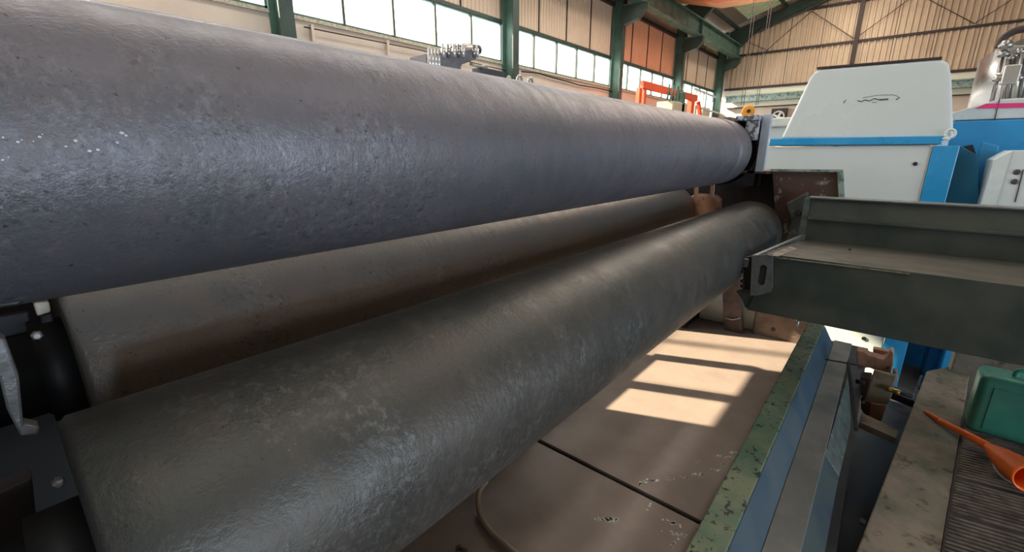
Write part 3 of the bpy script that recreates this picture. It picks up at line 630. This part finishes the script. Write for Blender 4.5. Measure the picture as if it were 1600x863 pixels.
q = X(1248, 333, 3.93); MB().lathe(q, (-1, 0, 0), [(0, 0.028), (0.03, 0.028), (0.03, 0.014), (0.05, 0.012)], 6, False).build('bolt', M_dark, t)
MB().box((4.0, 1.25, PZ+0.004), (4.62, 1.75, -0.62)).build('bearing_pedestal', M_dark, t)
# small bracket between the lower roll and the housing
br = thing('link_bracket', 'rusty pink bracket with two upright lugs beside the lower roll end', 'bracket', (3.97, 1.15, -0.65))
MB().prism([X(1078, 308, 3.99), X(1086, 303, 3.99), X(1114, 305, 3.99), X(1122, 312, 3.99), X(1122, 345, 3.99), X(1072, 345, 3.99)], (0.12, 0, 0)).build('body', M_clay, br, bevel=0.01)
for p in ((1085, 1090), (1110, 1115)):
    MB().prism([X(p[0], 289, 3.99), X(p[1], 288, 3.99), X(p[1]-1, 306, 3.99), X(p[0]-1, 306, 3.99)], (0.04, 0, 0)).build('lug', M_clay, br)
# legs and panels where the platform meets the end
t2 = thing('rusty_prop', 'rusty brown upright prop under the far end of the front roll', 'prop', pz(1150, 520, PZ))
a0 = pz(1132, 514, PZ+0.004); a1 = pz(1160, 522, PZ+0.004); xt = 4.24
MB().prism([(4.2, a0.y, PZ+0.004), (4.2, a1.y, PZ+0.004), (4.12, px_(1148, 440, 4.12).y, -0.9), (4.12, px_(1122, 440, 4.12).y, -0.9)], (0.08, 0, 0)).build('post', mat('dark_brown_prop', (0.075, 0.05, 0.045), 0.6, 0.2, (0.045, 0.03, 0.028), 7, bump=0.15), t2, bevel=0.008)
ring = [px_(1131, 497, 4.19), px_(1145, 500, 4.17), px_(1157, 497, 4.18)]
MB().tube(ring, 0.005, 6).build('wire', M_pipe, t2)
t3 = thing('end_cabinet', 'pale sheet metal cabinet at the far end of the brown floor sheet', 'cabinet', (4.4, 0.9, PZ))
MB().box((4.36, 0.74, PZ+0.006), (4.49, 1.24, -0.70)).build('panel', M_white, t3, bevel=0.006)
MB().box((4.28, 0.30, PZ+0.004), (4.42, 0.735, -0.80)).build('panel', M_rust2, t3, bevel=0.006, label='stained brown metal panel')
MB().box((4.275, 0.728, PZ+0.004), (4.30, 0.742, -0.80)).build('seam', M_darkgr, t3)
q = px_(1208, 515, 4.28); MB().lathe(q, (-1, 0, 0), [(0, 0.018), (0.006, 0.018)], 14).build('knockout', M_dark, t3)
# ------------------------------------------------------------------ dark green trough beam at right
B = thing('green_trough_beam', 'wide dark green steel beam with a shelf crossing the right side', 'beam', (3.1, 0.1, -0.9))
x0, x1 = 2.78, 3.72
yl = px_(1207, 402, x0).y; ylb = px_(1164, 481, x0).y; YR_ = -1.6
zt, zb = -0.55, -0.90
ztb = -0.60
MB().quadbox([(x0, YR_, zb), (x0+0.015, YR_, zb), (x0+0.015, ylb-0.01, zb), (x0, ylb-0.01, zb), (x0, YR_, zt), (x0+0.015, YR_, zt), (x0+0.015, yl, zt), (x0, yl, zt)]).build('front_web', M_greendk, B, bevel=0.003)
yb = px_(1271, 379, x1).y
MB().quadbox([(x0+0.0155, YR_, zt-0.018), (x1, YR_, ztb-0.018), (x1, yb+0.06, ztb-0.018), (x0+0.0155, yl+0.045, zt-0.018), (x0+0.0155, YR_, zt-0.001), (x1, YR_, ztb), (x1, yb+0.06, ztb), (x0+0.0155, yl+0.045, zt-0.001)]).build('shelf_plate', M_tray, B)
zw = px_(1263, 310, x1).z
yw = px_(1260, 340, x1).y
MB().box((x1, YR_, ztb), (x1+0.02, yw, zw-0.13)).build('rear_web', M_greendk, B)
MB().quadbox([(x1, YR_, zw-0.13), (x1+0.10, YR_, zw-0.13), (x1+0.10, yw, zw-0.13), (x1, yw, zw-0.13), (x1+0.03, YR_, zw), (x1+0.12, YR_, zw), (x1+0.12, yw+0.01, zw), (x1+0.03, yw+0.01, zw)]).build('rear_cap', M_greendk, B, bevel=0.004)
MB().box((x1-0.03, YR_, zw-0.145), (x1+0.0, yw-0.01, zw-0.125)).build('lip_rod', M_greendk, B, bevel=0.004)
MB().box((x1+0.0, YR_, zw), (x1+0.14, yw+0.01, zw+0.008)).build('top_edge', M_edge, B)
# left end flange running back to the housing
A_ = px_(1165, 405, x0-0.0); C_ = px_(1256, 368, x1); 
MB().quadbox([(A_.x, A_.y-0.012, A_.z-0.05), (C_.x, C_.y-0.012, C_.z-0.06), (C_.x, C_.y+0.012, C_.z-0.06), (A_.x, A_.y+0.012, A_.z-0.05),
              (A_.x, A_.y-0.012, A_.z), (C_.x, C_.y-0.012, C_.z+0.01), (C_.x, C_.y+0.012, C_.z+0.01), (A_.x, A_.y+0.012, A_.z)]).build('end_flange', M_edge, B, bevel=0.003)
MB().quadbox([(C_.x-0.01, C_.y-0.012, C_.z-0.05), (C_.x+0.02, C_.y-0.012, C_.z-0.05), (C_.x+0.02, C_.y+0.03, C_.z-0.05), (C_.x-0.01, C_.y+0.03, C_.z-0.05),
              (C_.x-0.01, yw, zw), (C_.x+0.02, yw, zw), (C_.x+0.02, yw+0.03, zw), (C_.x-0.01, yw+0.03, zw)]).build('end_riser', M_mgreen, B)
# slotted lug plate at the end
def lug():
    o = [px_(x, y, x0-0.03) for x, y in ((1175, 400), (1207, 397), (1206, 452), (1203, 457), (1184, 462), (1172, 462))]
    cy = sum(p.y for p in o)/len(o); 
    c = px_(1191, 430, x0-0.03); sl = []
    for i in range(20):
        a = 2*math.pi*i/20; dy = 0.019*math.cos(a); dz = 0.019*math.sin(a)+(0.040 if math.sin(a) > 0 else -0.040)
        sl.append((c.y+dy, c.z+dz))
    mb = MB(); V0 = [mb.bm.verts.new((x0-0.03, p.y, p.z)) for p in o]; S0 = [mb.bm.verts.new((x0-0.03, *p)) for p in sl]
    es = [mb.bm.edges.new((V[i], V[(i+1) % len(V)])) for V in (V0, S0) for i in range(len(V))]
    bmesh.ops.triangle_fill(mb.bm, edges=es, use_beauty=True)
    r = bmesh.ops.extrude_face_region(mb.bm, geom=mb.bm.faces[:])
    bmesh.ops.translate(mb.bm, verts=[v for v in r['geom'] if isinstance(v, bmesh.types.BMVert)], vec=(0.025, 0, 0))
    return mb
lug().build('slotted_lug', M_edge, B, label='grey end plate with a long slot')
c = px_(1191, 430, x0-0.004); MB().box((x0-0.006, c.y-0.03, c.z-0.07), (x0+0.003, c.y+0.03, c.z+0.07)).build('slot_backing', M_greendk, B)
MB().prism([px_(1163, 403, x0+0.02), px_(1175, 401, x0+0.02), px_(1172, 462, x0+0.02), px_(1160, 455, x0+0.02)], (0.05, 0, 0)).build('side_plate', M_black, B)
for y in (412, 424, 440, 448):
    q = px_(1163, y, x0+0.01); MB().lathe(q, (0, 1, 0), [(0, 0.014), (0.012, 0.014), (0.012, 0.008), (0.02, 0.008)], 8).build('bolt', M_black, B)
MB().prism([px_(1150, 456, x0+0.01), px_(1163, 452, x0+0.01), px_(1200, 460, x0+0.01), px_(1200, 490, x0+0.01), px_(1164, 481, x0+0.01), px_(1160, 470, x0+0.01)], (0.03, 0, 0)).build('torn_corner', M_greendk, B, bevel=0.003)
MB().bar(px_(1209, 402, x0-0.002), px_(1421, 428, x0-0.002), 0.010, 0.006).build('bare_edge', mat('worn_yellowish_edge', (0.25, 0.22, 0.15), 0.5, 0.2, (0.10, 0.10, 0.07), 30), B, label='worn bright front edge')
MB().bar(pz(1207, 400, zt+0.002), pz(1262, 379, ztb+0.004), 0.05, 0.004).build('worn_patch', mat('worn_tan_steel', (0.22, 0.19, 0.14), 0.5, 0.2, (0.12, 0.11, 0.08), 14), B)
for (x, y) in ((1240, 400), (1262, 400), (1275, 405), (1328, 390)):
    q = pz(x, y, -0.565); MB().lathe(q+Vector((0, 0, -0.005)), (0, 0, 1), [(0, 0.006), (0.012, 0.006)], 8).build('rivet', M_black, B)
# shackle under it
q = px_(1249, 503, 2.86)
q.z = zb-0.012
t = thing('shackle', 'small steel shackle hanging under the dark green beam', 'shackle', q)
rg = [q+Vector((0, 0.018*math.cos(a), 0.018*math.sin(a))) for a in [2*math.pi*i/16 for i in range(17)]]
MB().tube(rg, 0.006, 8).build('bow', M_pipe, t)
rg = [q+Vector((0.012*math.cos(a), 0.005, -0.03+0.018*math.sin(a))) for a in [2*math.pi*i/16 for i in range(17)]]
MB().tube(rg, 0.005, 8).build('link', M_pipe, t)

# ------------------------------------------------------------------ long rail, blue channel and grey flange by the front roll
def an(deg, z): return -z/math.tan(math.radians(deg))     # y of the line seen at that angle
Z1, Z2 = -1.35, -1.50
xe = 4.2
G = thing('channel_rail', 'long pitted green rail with blue and grey channel beside the floor sheet', 'rail', (1.5, 0.2, PZ))
ya, yb_, yc, yd = an(76.2, Z1), an(80.8, Z1), an(84.7, Z2), an(89.2, Z2)
MB().box((0.5, yb_, PZ), (xe, ya, Z1)).build('top_rail', M_pit, G, bevel=0.006, label='green rail top, paint pitted with black spots')
MB().quadbox([(0.5, yc, Z2-0.02), (xe, yc, Z2-0.02), (xe, yb_-0.002, Z2-0.02), (0.5, yb_-0.002, Z2-0.02), (0.5, yc, Z2), (xe, yc, Z2), (xe, yb_-0.002, Z1-0.01), (0.5, yb_-0.002, Z1-0.01)]).build('blue_web', M_blue, G)
MB().box((0.5, yd, Z2-0.012), (xe+0.1, yc, Z2+0.004)).build('grey_flange', M_greyfl, G, bevel=0.003)
ye = -0.100
e1 = pz(1341, 665, -1.62); 
MB().quadbox([(0.5, -0.10, -1.68), (2.55, -0.10, -1.68), (2.55, yd, Z2-0.03), (0.5, yd, Z2-0.03), (0.5, -0.092, -1.66), (2.55, -0.092, -1.66), (2.55, yd+0.004, Z2-0.012), (0.5, yd+0.004, Z2-0.012)]).build('blue_side', M_blue2, G)
MB().prism([(2.55, yd, Z2-0.014), (2.55, -0.092, -1.66), (3.2, -0.06, -1.60), (3.66, 0.0, -1.5), (4.2, 0.035, -1.5), (4.2, yd+0.02, Z2-0.012)], (0, 0, -0.02)).build('end_gusset', M_mgreen, G, bevel=0.003)
MB().bar(px_(1325, 567, 3.2), px_(1338, 672, 2.6), 0.012, 0.02).build('seam', M_black, G)
MB().tube([px_(1290, 562, 3.38), px_(1330, 569, 3.3), px_(1352, 573, 3.3)], 0.004, 6).build('wire', M_black, G)
struct(MB().box((0.5, -1.0, FZ), (5.2, -0.10, FZ+0.012)).build('floor', M_dark)).name = 'floor.002'   # dark plate added over the hall floor in the pit
# right hand side: oblique concrete strip, ribbed mat
ZS = PZ
K = [pz(1338, 863, ZS), pz(1300, 960, ZS), pz(1440, 960, ZS), pz(1470, 863, ZS), pz(1497, 700, ZS), pz(1515, 585, ZS), pz(1545, 560, ZS), pz(1448, 580, ZS)]
tk = tag(MB().prism([K[1], K[2], K[3], K[4], K[5], K[6], K[7], K[0]], (0, 0, -0.70)).build('concrete_strip', M_kerb, bevel=0.006), 'stained brown concrete strip left of the ribbed mat, green paint spilt on it', 'kerb')
a, b_ = pz(1440, 587, ZS+0.004), pz(1425, 625, ZS+0.004)
MB().bar(a, b_, 0.012, 0.008).build('edge_strip', M_steel, tk, label='bright metal edge')
for (x, y) in ((1352, 818), (1437, 606)):
    q = pz(x, y, ZS); MB().box((q.x-0.015, q.y+0.0, q.z-0.01), (q.x+0.015, q.y+0.02, q.z+0.008)).build('clip', M_black, tk)
# ribbed mat
mp_ = [pz(1452, 960, ZS), pz(1471, 863, ZS), pz(1497, 702, ZS), pz(1505, 660, ZS)]
t = thing('ribbed_mat', 'dark brown ribbed rubber mat at the lower right corner', 'mat', (2.6, -0.9, ZS-0.02))
MB().prism([mp_[3], mp_[2], mp_[1], mp_[0], (mp_[0].x, -1.9, ZS), (3.9, -1.9, ZS), (3.9, mp_[3].y-0.05, ZS)], (0, 0, -0.70)).build('base', M_mat, t)
mb = MB(); sx = mp_[0].x; ex = 3.85; n = 62
dirv = (pz(1640, 806, ZS)-pz(1480, 762, ZS)).normalized(); 
e0, e1_ = mp_[0], mp_[3]
for i in range(n):
    f_ = i/(n-1); a = e0.lerp(e1_, f_)+Vector((0, 0, 0.003)); a = a+dirv*0.01
    if i % 12 == 0: continue
    mb.bar(a, a+dirv*1.15, 0.011, 0.008)
o = mb.build('ribs', mat('pale_rib_tops', (0.17, 0.145, 0.115), 0.55, 0.1, (0.06, 0.05, 0.04), 14, bump=0.1), t); o['kind'] = 'stuff'  # ribs coloured paler than the mat base for contrast
# ------------------------------------------------------------------ green jerrycan and orange funnel
def rbox(c, sx, sy, sz, rot):
    mb = MB(); pts = []
    mb.box((-sx/2, -sy/2, 0), (sx/2, sy/2, sz)); 
    for v in mb.bm.verts: v.co = Matrix.Rotation(rot, 3, 'Z') @ v.co + Vector(c)
    return mb
jc = pz(1507, 672, ZS); jr = pz(1600, 699, ZS); dj = (jr-jc).normalized(); nj = Vector((-dj.y, dj.x, 0))
if nj.x < 0: nj = -nj
t = thing('jerrycan', 'green plastic jerrycan standing on the ribbed mat beside the funnel', 'jerrycan', (jc.x+0.1, jc.y-0.2, ZS))
W_, D_, H_ = 0.42, 0.22, 0.365
def J(a, b, c): return jc+dj*a+nj*b+Vector((0, 0, c))
MB().quadbox([J(0, 0, 0), J(W_, 0, 0), J(W_, D_, 0), J(0, D_, 0), J(0.0, 0, H_), J(W_, 0, H_), J(W_, D_, H_), J(0.0, D_, H_)]).build('body', M_can, t, bevel=0.04, bseg=5, smooth=True)
MB().quadbox([J(0.06, -0.004, 0.04), J(W_-0.06, -0.004, 0.04), J(W_-0.06, 0.02, 0.04), J(0.06, 0.02, 0.04), J(0.06, -0.004, H_-0.06), J(W_-0.06, -0.004, H_-0.06), J(W_-0.06, 0.02, H_-0.06), J(0.06, 0.02, H_-0.06)]).build('front_panel', M_can, t, bevel=0.004, bseg=3)
MB().tube(smooth_path([J(0.14, 0.1, H_-0.01), J(0.14, 0.1, H_+0.03), J(0.17, 0.1, H_+0.045), J(0.28, 0.1, H_+0.045), J(0.31, 0.1, H_+0.03), J(0.31, 0.1, H_-0.01)], 4), 0.013, 10).build('handle', M_can, t)
MB().lathe(J(0.365, 0.1, H_-0.01), (0, 0, 1), [(0, 0.026), (0.035, 0.026), (0.035, 0.02)], 20).build('cap', M_black, t)
# funnel: long spout, cone, mouth
zf = ZS+0.03
p0 = pz(1446, 643, ZS+0.012); p1 = pz(1472, 660, ZS+0.02); p2 = pz(1542, 697, zf+0.035); p3 = pz(1592, 735, zf+0.06)
t = thing('funnel', 'long-necked orange plastic funnel lying on the ribbed mat', 'funnel', (p2.x, p2.y, ZS))
L1, L2 = (p1-p0).length, (p2-p1).length
MB().tube([p0, p0.lerp(p1, 0.9)], [0.010, 0.015], 16).build('spout_tip', M_fun, t)
MB().tube([p0.lerp(p1, 0.88), p1, p1.lerp(p2, 0.5)+Vector((0, 0, 0.004)), p2], [0.017, 0.0185, 0.020, 0.022], 20).build('spout', M_fun, t)
ax = (p3-p2); ln = ax.length
MB().lathe(p2-ax*0.08, ax, [(0, 0.018), (ln*0.15, 0.023), (ln*0.6, 0.052), (ln*0.85, 0.058), (ln*0.87, 0.064), (ln*1.35, 0.066), (ln*1.36, 0.070), (ln*1.42, 0.070), (ln*1.42, 0.063), (ln*0.9, 0.060), (ln*0.6, 0.045), (ln*0.2, 0.018)], 40).build('cone', M_fun, t)
rg = [pz(x, y, ZS+0.012) for x, y in ((1551, 715), (1552, 728), (1562, 742), (1575, 752), (1585, 754))]
MB().tube(smooth_path(rg, 4), 0.0035, 8).build('hanging_loop', M_hose, t)
# grey column stub behind the jerrycan
a = px_(1495, 560, 4.5)
tag(MB().box((4.45, -1.0, FZ), (4.6, a.y+0.02, -0.95)).build('grey_stanchion', M_kerb, bevel=0.005), 'grey stanchion behind the green jerrycan', 'post')

# ------------------------------------------------------------------ rusty bracket with hydraulic fitting in the pit
XB = 3.75
t = thing('rusty_bracket', 'rusty clevis casting with brass fitting in the gap under the beam', 'bracket', (XB, -0.3, FZ))
def Xb(a, b, x=XB): return px_(a, b, x)
def bp(name, pts, x, th, m=M_clay, **k): return MB().prism([px_(a, b, x) for a, b in pts], (th, 0, 0)).build(name, m, t, bevel=0.008, **k)
bp('top_yoke', [(1338, 548), (1350, 550), (1358, 556), (1380, 562), (1388, 558), (1392, 548), (1397, 552), (1396, 568), (1392, 586), (1378, 584), (1358, 575), (1340, 577)], XB+0.05, 0.10)
bp('cheek', [(1364, 545), (1391, 550), (1392, 560), (1364, 556)], XB+0.16, 0.06)
bp('lug', [(1395, 580), (1402, 581), (1403, 597), (1394, 595)], XB-0.02, 0.06)
bp('face_plate', [(1366, 579), (1401, 588), (1393, 620), (1386, 634), (1350, 628), (1358, 603)], XB-0.05, 0.035, mat('mossy_rust_plate', (0.36, 0.28, 0.19), 0.6, 0.1, (0.24, 0.23, 0.16), 8, base3=(0.28, 0.14, 0.08), scale3=14, thr3=(0.6, 0.66), bump=0.25), label='mossy brown face plate')
bp('lower_block', [(1344, 590), (1362, 592), (1352, 628), (1385, 634), (1376, 662), (1356, 656), (1345, 640)], XB+0.0, 0.12, M_rust2)
bp('base_lug', [(1360, 630), (1385, 634), (1376, 664), (1357, 656)], XB-0.02, 0.08)
a, b_ = px_(1381, 605, XB-0.06), px_(1400, 612, XB-0.10)
MB().lathe(a, b_-a, [(0, 0.008), (0.012, 0.015), (0.03, 0.015), (0.03, 0.019), (0.05, 0.019), (0.05, 0.016), (0.07, 0.019), (0.09, 0.019), (0.1, 0.013)], 12).build('brass_nipple', M_brass, t)
MB().tube([b_, px_(1412, 616, XB-0.10), px_(1426, 620, XB-0.10)], 0.014, 10).build('hose_end', M_darkgr, t)
for (x, y) in ((1344, 619), (1349, 628)):
    q = px_(x, y, XB-0.05); MB().lathe(q, (-1, 0, 0), [(0, 0.011), (0.015, 0.011), (0.02, 0.006)], 8).build('bolt', M_bolt, t)
MB().tube([px_(1337, 596, XB-0.03), px_(1352, 598, XB-0.03)], 0.016, 8).build('pin', M_black, t)
# pit kerb in front of it
q = [pz(x, y, PZ-0.06) for x, y in ((1343, 660), (1400, 685), (1404, 672), (1346, 645))]
tag(MB().prism(q, (0, 0, -0.04)).build('pit_kerb', M_kerb), 'pale concrete kerb across the pit beneath the rusty bracket', 'kerb')
q = [pz(x, y, PZ-0.05) for x, y in ((1390, 612), (1430, 628), (1432, 618), (1392, 602))]
tag(MB().prism(q, (0, 0, -0.05)).build('pit_crossbar', M_darkgr), 'grey cross bar behind the brass fitting', 'bar')

# ------------------------------------------------------------------ white and blue machine
XM = 5.5
def PM(a, b, x=XM): return px_(a, b, x)
Mh = thing('white_blue_machine', 'white hooded machine with blue trim standing beyond the roll housing', 'machine', (XM+0.5, 0.4, FZ))
yL, yR = PM(1195, 240).y, PM(1468, 240).y
hood = [PM(1220, 217), PM(1264, 124), PM(1272, 112), PM(1284, 108), PM(1462, 93), PM(1477, 94), PM(1483, 100), PM(1487, 120), PM(1490, 212), PM(1488, 217)]
MB().prism(hood, (0.75, 0, 0)).build('hood', M_white, Mh, bevel=0.035, bseg=4)
inner = [PM(1228, 214, XM-0.006), PM(1280, 122, XM-0.006), PM(1288, 117, XM-0.006), PM(1468, 102, XM-0.006), PM(1474, 108, XM-0.006), PM(1479, 210, XM-0.006), PM(1478, 214, XM-0.006)]
MB().bar(PM(1277, 107, XM+0.02), PM(1472, 91, XM+0.02), 0.04, 0.02).build('top_seal', M_purlin, Mh, label='dark strip along the hood top')
# remains of lettering on the hood
def stroke(pts, w):
    P_ = [PM(x, y, XM-0.001) for x, y in pts]
    MB().tube(P_, w*0.5, 6).build('logo_stroke', M_darkgr, Mh)
stroke([(1318, 161), (1322, 156)], 0.006); stroke([(1340, 157), (1345, 159), (1352, 156), (1358, 158), (1366, 154), (1374, 156)], 0.008)
stroke([(1348, 153), (1370, 149), (1395, 148), (1404, 151)], 0.004); stroke([(1374, 156), (1388, 155)], 0.012); stroke([(1400, 156), (1406, 152)], 0.008); stroke([(1362, 160), (1370, 160)], 0.004)
MB().box((XM-0.03, PM(1203, 222).y, PM(1200, 217).z-0.0), (XM+0.8, PM(1458, 222).y-0.06, PM(1200, 228).z)).build('blue_band', M_mblue, Mh, bevel=0.008)
zb0 = PM(1300, 229).z
MB().box((XM, PM(1453, 260).y+0.02, FZ+0.1), (XM+0.8, yL, zb0)).build('white_door', M_white, Mh, bevel=0.008)
q = PM(1430, 256, XM-0.004); MB().lathe(q, (-1, 0, 0), [(0, 0.017), (0.006, 0.017), (0.006, 0.009), (0.01, 0.009)], 16).build('door_lock', M_black, Mh)
q = PM(1357, 548, XM-0.004); q = px_(1350, 530, XM-0.004)
MB().lathe((XM-0.004, px_(1350, 529, XM).y, px_(1350, 529, XM).z), (-1, 0, 0), [(0, 0.02), (0.006, 0.02)], 16).build('door_lock', M_black, Mh)
yc0 = PM(1455, 250).y
MB().box((XM-0.02, yc0-0.16, FZ), (XM+0.12, yc0+0.01, zb0)).build('corner_post', M_mblue, Mh, bevel=0.006)
MB().box((XM+0.12, yc0-0.14, FZ), (XM+0.8, yc0-0.02, zb0)).build('side_panel', M_mteal, Mh)
MB().box((XM+0.15, yL-0.25, PM(1205, 217).z), (XM+0.7, yL+0.02, PM(1210, 183).z)).build('left_box', M_white, Mh, bevel=0.01)
MB().box((XM+0.12, yL-0.25, PM(1210, 197).z), (XM+0.7, yL+0.03, PM(1210, 194).z)).build('ledge', M_white2, Mh)
ey = PM(1485, 209, XM-0.03); ring = [ey+Vector((0, 0.030*math.cos(a), 0.034*math.sin(a))) for a in [2*math.pi*i/24 for i in range(25)]]
t = thing('eye_bolt', 'white lifting eye bolt at the lower right corner of the hood', 'eye bolt', ey)
MB().tube(ring, 0.011, 10).build('ring', M_white, t); MB().lathe(ey+Vector((0, 0.02, -0.05)), (0, -0.3, 1), [(0, 0.026), (0.012, 0.026), (0.02, 0.015)], 14).build('collar', M_white, t)
# blue cabinet group behind, right
XN = 6.3
def PN(a, b, x=XN): return px_(a, b, x)
t = thing('blue_cabinet', 'large blue machine cabinet with pale top at the right edge', 'cabinet', (XN+0.8, -1.4, FZ))
yl2 = PN(1484, 215).y
MB().box((XN, -4.2, FZ), (XN+1.6, yl2, PN(1500, 189).z)).build('body', M_mblue, t, bevel=0.01)
zt0 = PN(1500, 188).z; zt1 = PN(1600, 153).z
ylid = [(XN, yl2, zt0), (XN, -4.2, zt0), (XN, -4.2, zt1), (XN, PN(1562, 153).y, zt1), (XN, PN(1485, 182).y, zt0+0.07)]
MB().prism(ylid, (1.6, 0, 0)).build('top_cover', M_white, t, bevel=0.01)
MB().prism([PN(1523, 170, XN-0.004), PN(1700, 166, XN-0.004), PN(1700, 159, XN-0.004), PN(1541, 162, XN-0.004)], (-0.004, 0, 0)).build('stripe', M_mag, t, label='magenta stripe')
MB().bar(PN(1554, 188, XN-0.003), PN(1562, 154, XN-0.003), 0.006, 0.01).build('seam', M_darkgr, t)
t = thing('blue_upright', 'bright blue slanted upright frame between hood machine and small white box', 'frame', (XM+0.3, -0.6, FZ))
MB().prism([px_(1534, 222, 5.9), px_(1561, 228, 5.9), px_(1538, 320, 5.9), px_(1506, 320, 5.9)], (0.05, 0, 0)).build('upright', M_mblue, t, bevel=0.006)
pA = [px_(1504, 320, 5.92), px_(1528, 240, 5.92), px_(1534, 222, 5.92), px_(1560, 320, 5.92)]
a = px_(1520, 320, 5.9); MB().box((5.9, a.y-0.14, FZ), (6.25, a.y+0.02, -0.5)).build('lower_post', M_mblue, t, bevel=0.006)
t = thing('teal_side_box', 'dark teal blue panel box behind the blue corner post', 'box', (XM+0.5, -0.4, FZ))
MB().prism([px_(1488, 229, 5.7), px_(1500, 228, 5.7), px_(1528, 243, 5.7), px_(1530, 330, 5.7), px_(1465, 330, 5.7)], (0.45, 0, 0)).build('panel', M_mteal, t, bevel=0.004)
MB().prism([px_(1504, 229, 6.2), px_(1520, 226, 6.2), px_(1526, 243, 6.2)], (0.02, 0, 0)).build('opening', M_purlin, t)
t = thing('small_white_box', 'small white sloped control box with two round screws', 'box', (5.6, -0.9, FZ))
XS = 5.45
MB().prism([px_(1553, 250, XS), px_(1582, 235, XS), px_(1720, 233, XS), px_(1720, 330, XS), px_(1530, 330, XS)], (0.4, 0, 0)).build('box', M_white, t, bevel=0.006)
MB().prism([px_(1553, 250, XS-0.004), px_(1582, 236, XS-0.004), px_(1556, 320, XS-0.004), px_(1532, 320, XS-0.004)], (-0.006, 0, 0)).build('side_face', M_white, t)
for (x, y) in ((1589, 269), (1585, 284)):
    q = px_(x, y, XS); MB().lathe(q, (-1, 0, 0), [(0, 0.022), (0.01, 0.020), (0.012, 0.012)], 16).build('screw', M_darkgr, t)
MB().bar(px_(1599, 265, XS-0.003), px_(1586, 316, XS-0.003), 0.006, 0.008).build('seam', M_darkgr, t)
MB().box((XS+0.02, -2.0, FZ), (XS+0.4, px_(1540, 320, XS).y-0.02, -0.45)).build('stand', M_mblue, t)
# steel tank with pipework
XT = 7.2
t = thing('steel_tank', 'shiny half-round steel guard of the tank at the right edge', 'tank', (XT, -1.0, 0.3))
c0 = px_(1540, 185, XT); c1 = px_(1568, 66, XT)
zA, zB = zt1-0.3, px_(1545, 85, XT).z
yA = px_(1511, 170, XT).y; yB = px_(1530, 95, XT).y
mb = MB(); prev = None
yg, rg_ = px_(1513, 170, XT).y, 0.30
cy = yg-rg_; zA = zt1-0.02; zB = px_(1530, 95, XT).z
for i in range(17):
    a = math.radians(120)*i/16; y_ = cy+rg_*math.cos(a); x_ = XT+0.2-rg_*math.sin(a)
    top = zB+0.16*min(1, i/11)
    v = [mb.bm.verts.new((x_, y_, zA)), mb.bm.verts.new((x_, y_-0.0, top))]
    v2 = [mb.bm.verts.new((x_+0.012, y_-0.004, zA)), mb.bm.verts.new((x_+0.012, y_-0.004, top))]
    if prev:
        for A1, B1 in ((prev[0], v), (prev[1], v2)):
            f_ = mb.bm.faces.new([A1[0], B1[0], B1[1], A1[1]]); f_.smooth = True
        mb.bm.faces.new([prev[0][1], v[1], v2[1], prev[1][1]])
    prev = (v, v2)
mb.build('curved_guard', M_steel, t)
t = thing('hydraulic_pipework', 'cluster of steel pipes, valves and a brown hose behind the guard', 'pipes', (XT-0.5, -1.3, 0.3))
XP = 6.95
hs = [px_(x, y, XP) for x, y in ((1560, 75), (1566, 62), (1578, 52), (1595, 46), (1620, 44), (1660, 50))]
MB().tube(smooth_path(hs, 5), 0.035, 12).build('arched_hose', M_purlin, t, label='brown arched hose')
for i, (xa, ya_, xb, yb2, r) in enumerate(((1567, 86, 1548, 165, 0.018), (1576, 84, 1562, 165, 0.014), (1583, 88, 1572, 165, 0.022), (1594, 80, 1582, 165, 0.03), (1604, 90, 1592, 165, 0.02), (1600, 130, 1588, 160, 0.012), (1618, 90, 1608, 165, 0.03))):
    MB().tube([px_(xa, ya_, XP), px_(xb, yb2, XP)], r, 10).build('pipe', M_pipe if i % 2 else M_steel, t)
for (x, y, s_) in ((1573, 70, 0.055), (1569, 84, 0.045), (1560, 123, 0.04), (1592, 121, 0.045), (1595, 80, 0.035), (1580, 90, 0.03)):
    q = px_(x, y, XP-0.06); MB().lathe(q-Vector((0, 0, s_*0.7)), (0, 0.15, 1), [(0, s_*0.6), (s_*0.3, s_), (s_*0.9, s_), (s_*1.2, s_*0.7), (s_*1.5, s_*0.5)], 8).build('fitting', M_steel, t)
q = px_(1579, 117, XP-0.08); MB().box((q.x-0.05, q.y-0.06, q.z-0.09), (q.x+0.03, q.y+0.06, q.z+0.09)).build('valve_body', M_pipe, t, bevel=0.01)
MB().tube([px_(1556, 117, XP-0.05), px_(1590, 112, XP-0.05)], 0.015, 8).build('pipe', M_pipe, t)
MB().tube([px_(1565, 75, XP+0.1), px_(1640, 73, XP+0.1)], 0.02, 8).build('pipe', M_pipe, t)
MB().box((XP+0.25, -3.0, zt1), (XP+0.3, px_(1560, 165, XP+0.25).y, px_(1560, 85, XP+0.25).z)).build('backplate', M_darkgr, t)
for o in bpy.data.objects:
    if '_o' in o: del o['_o']
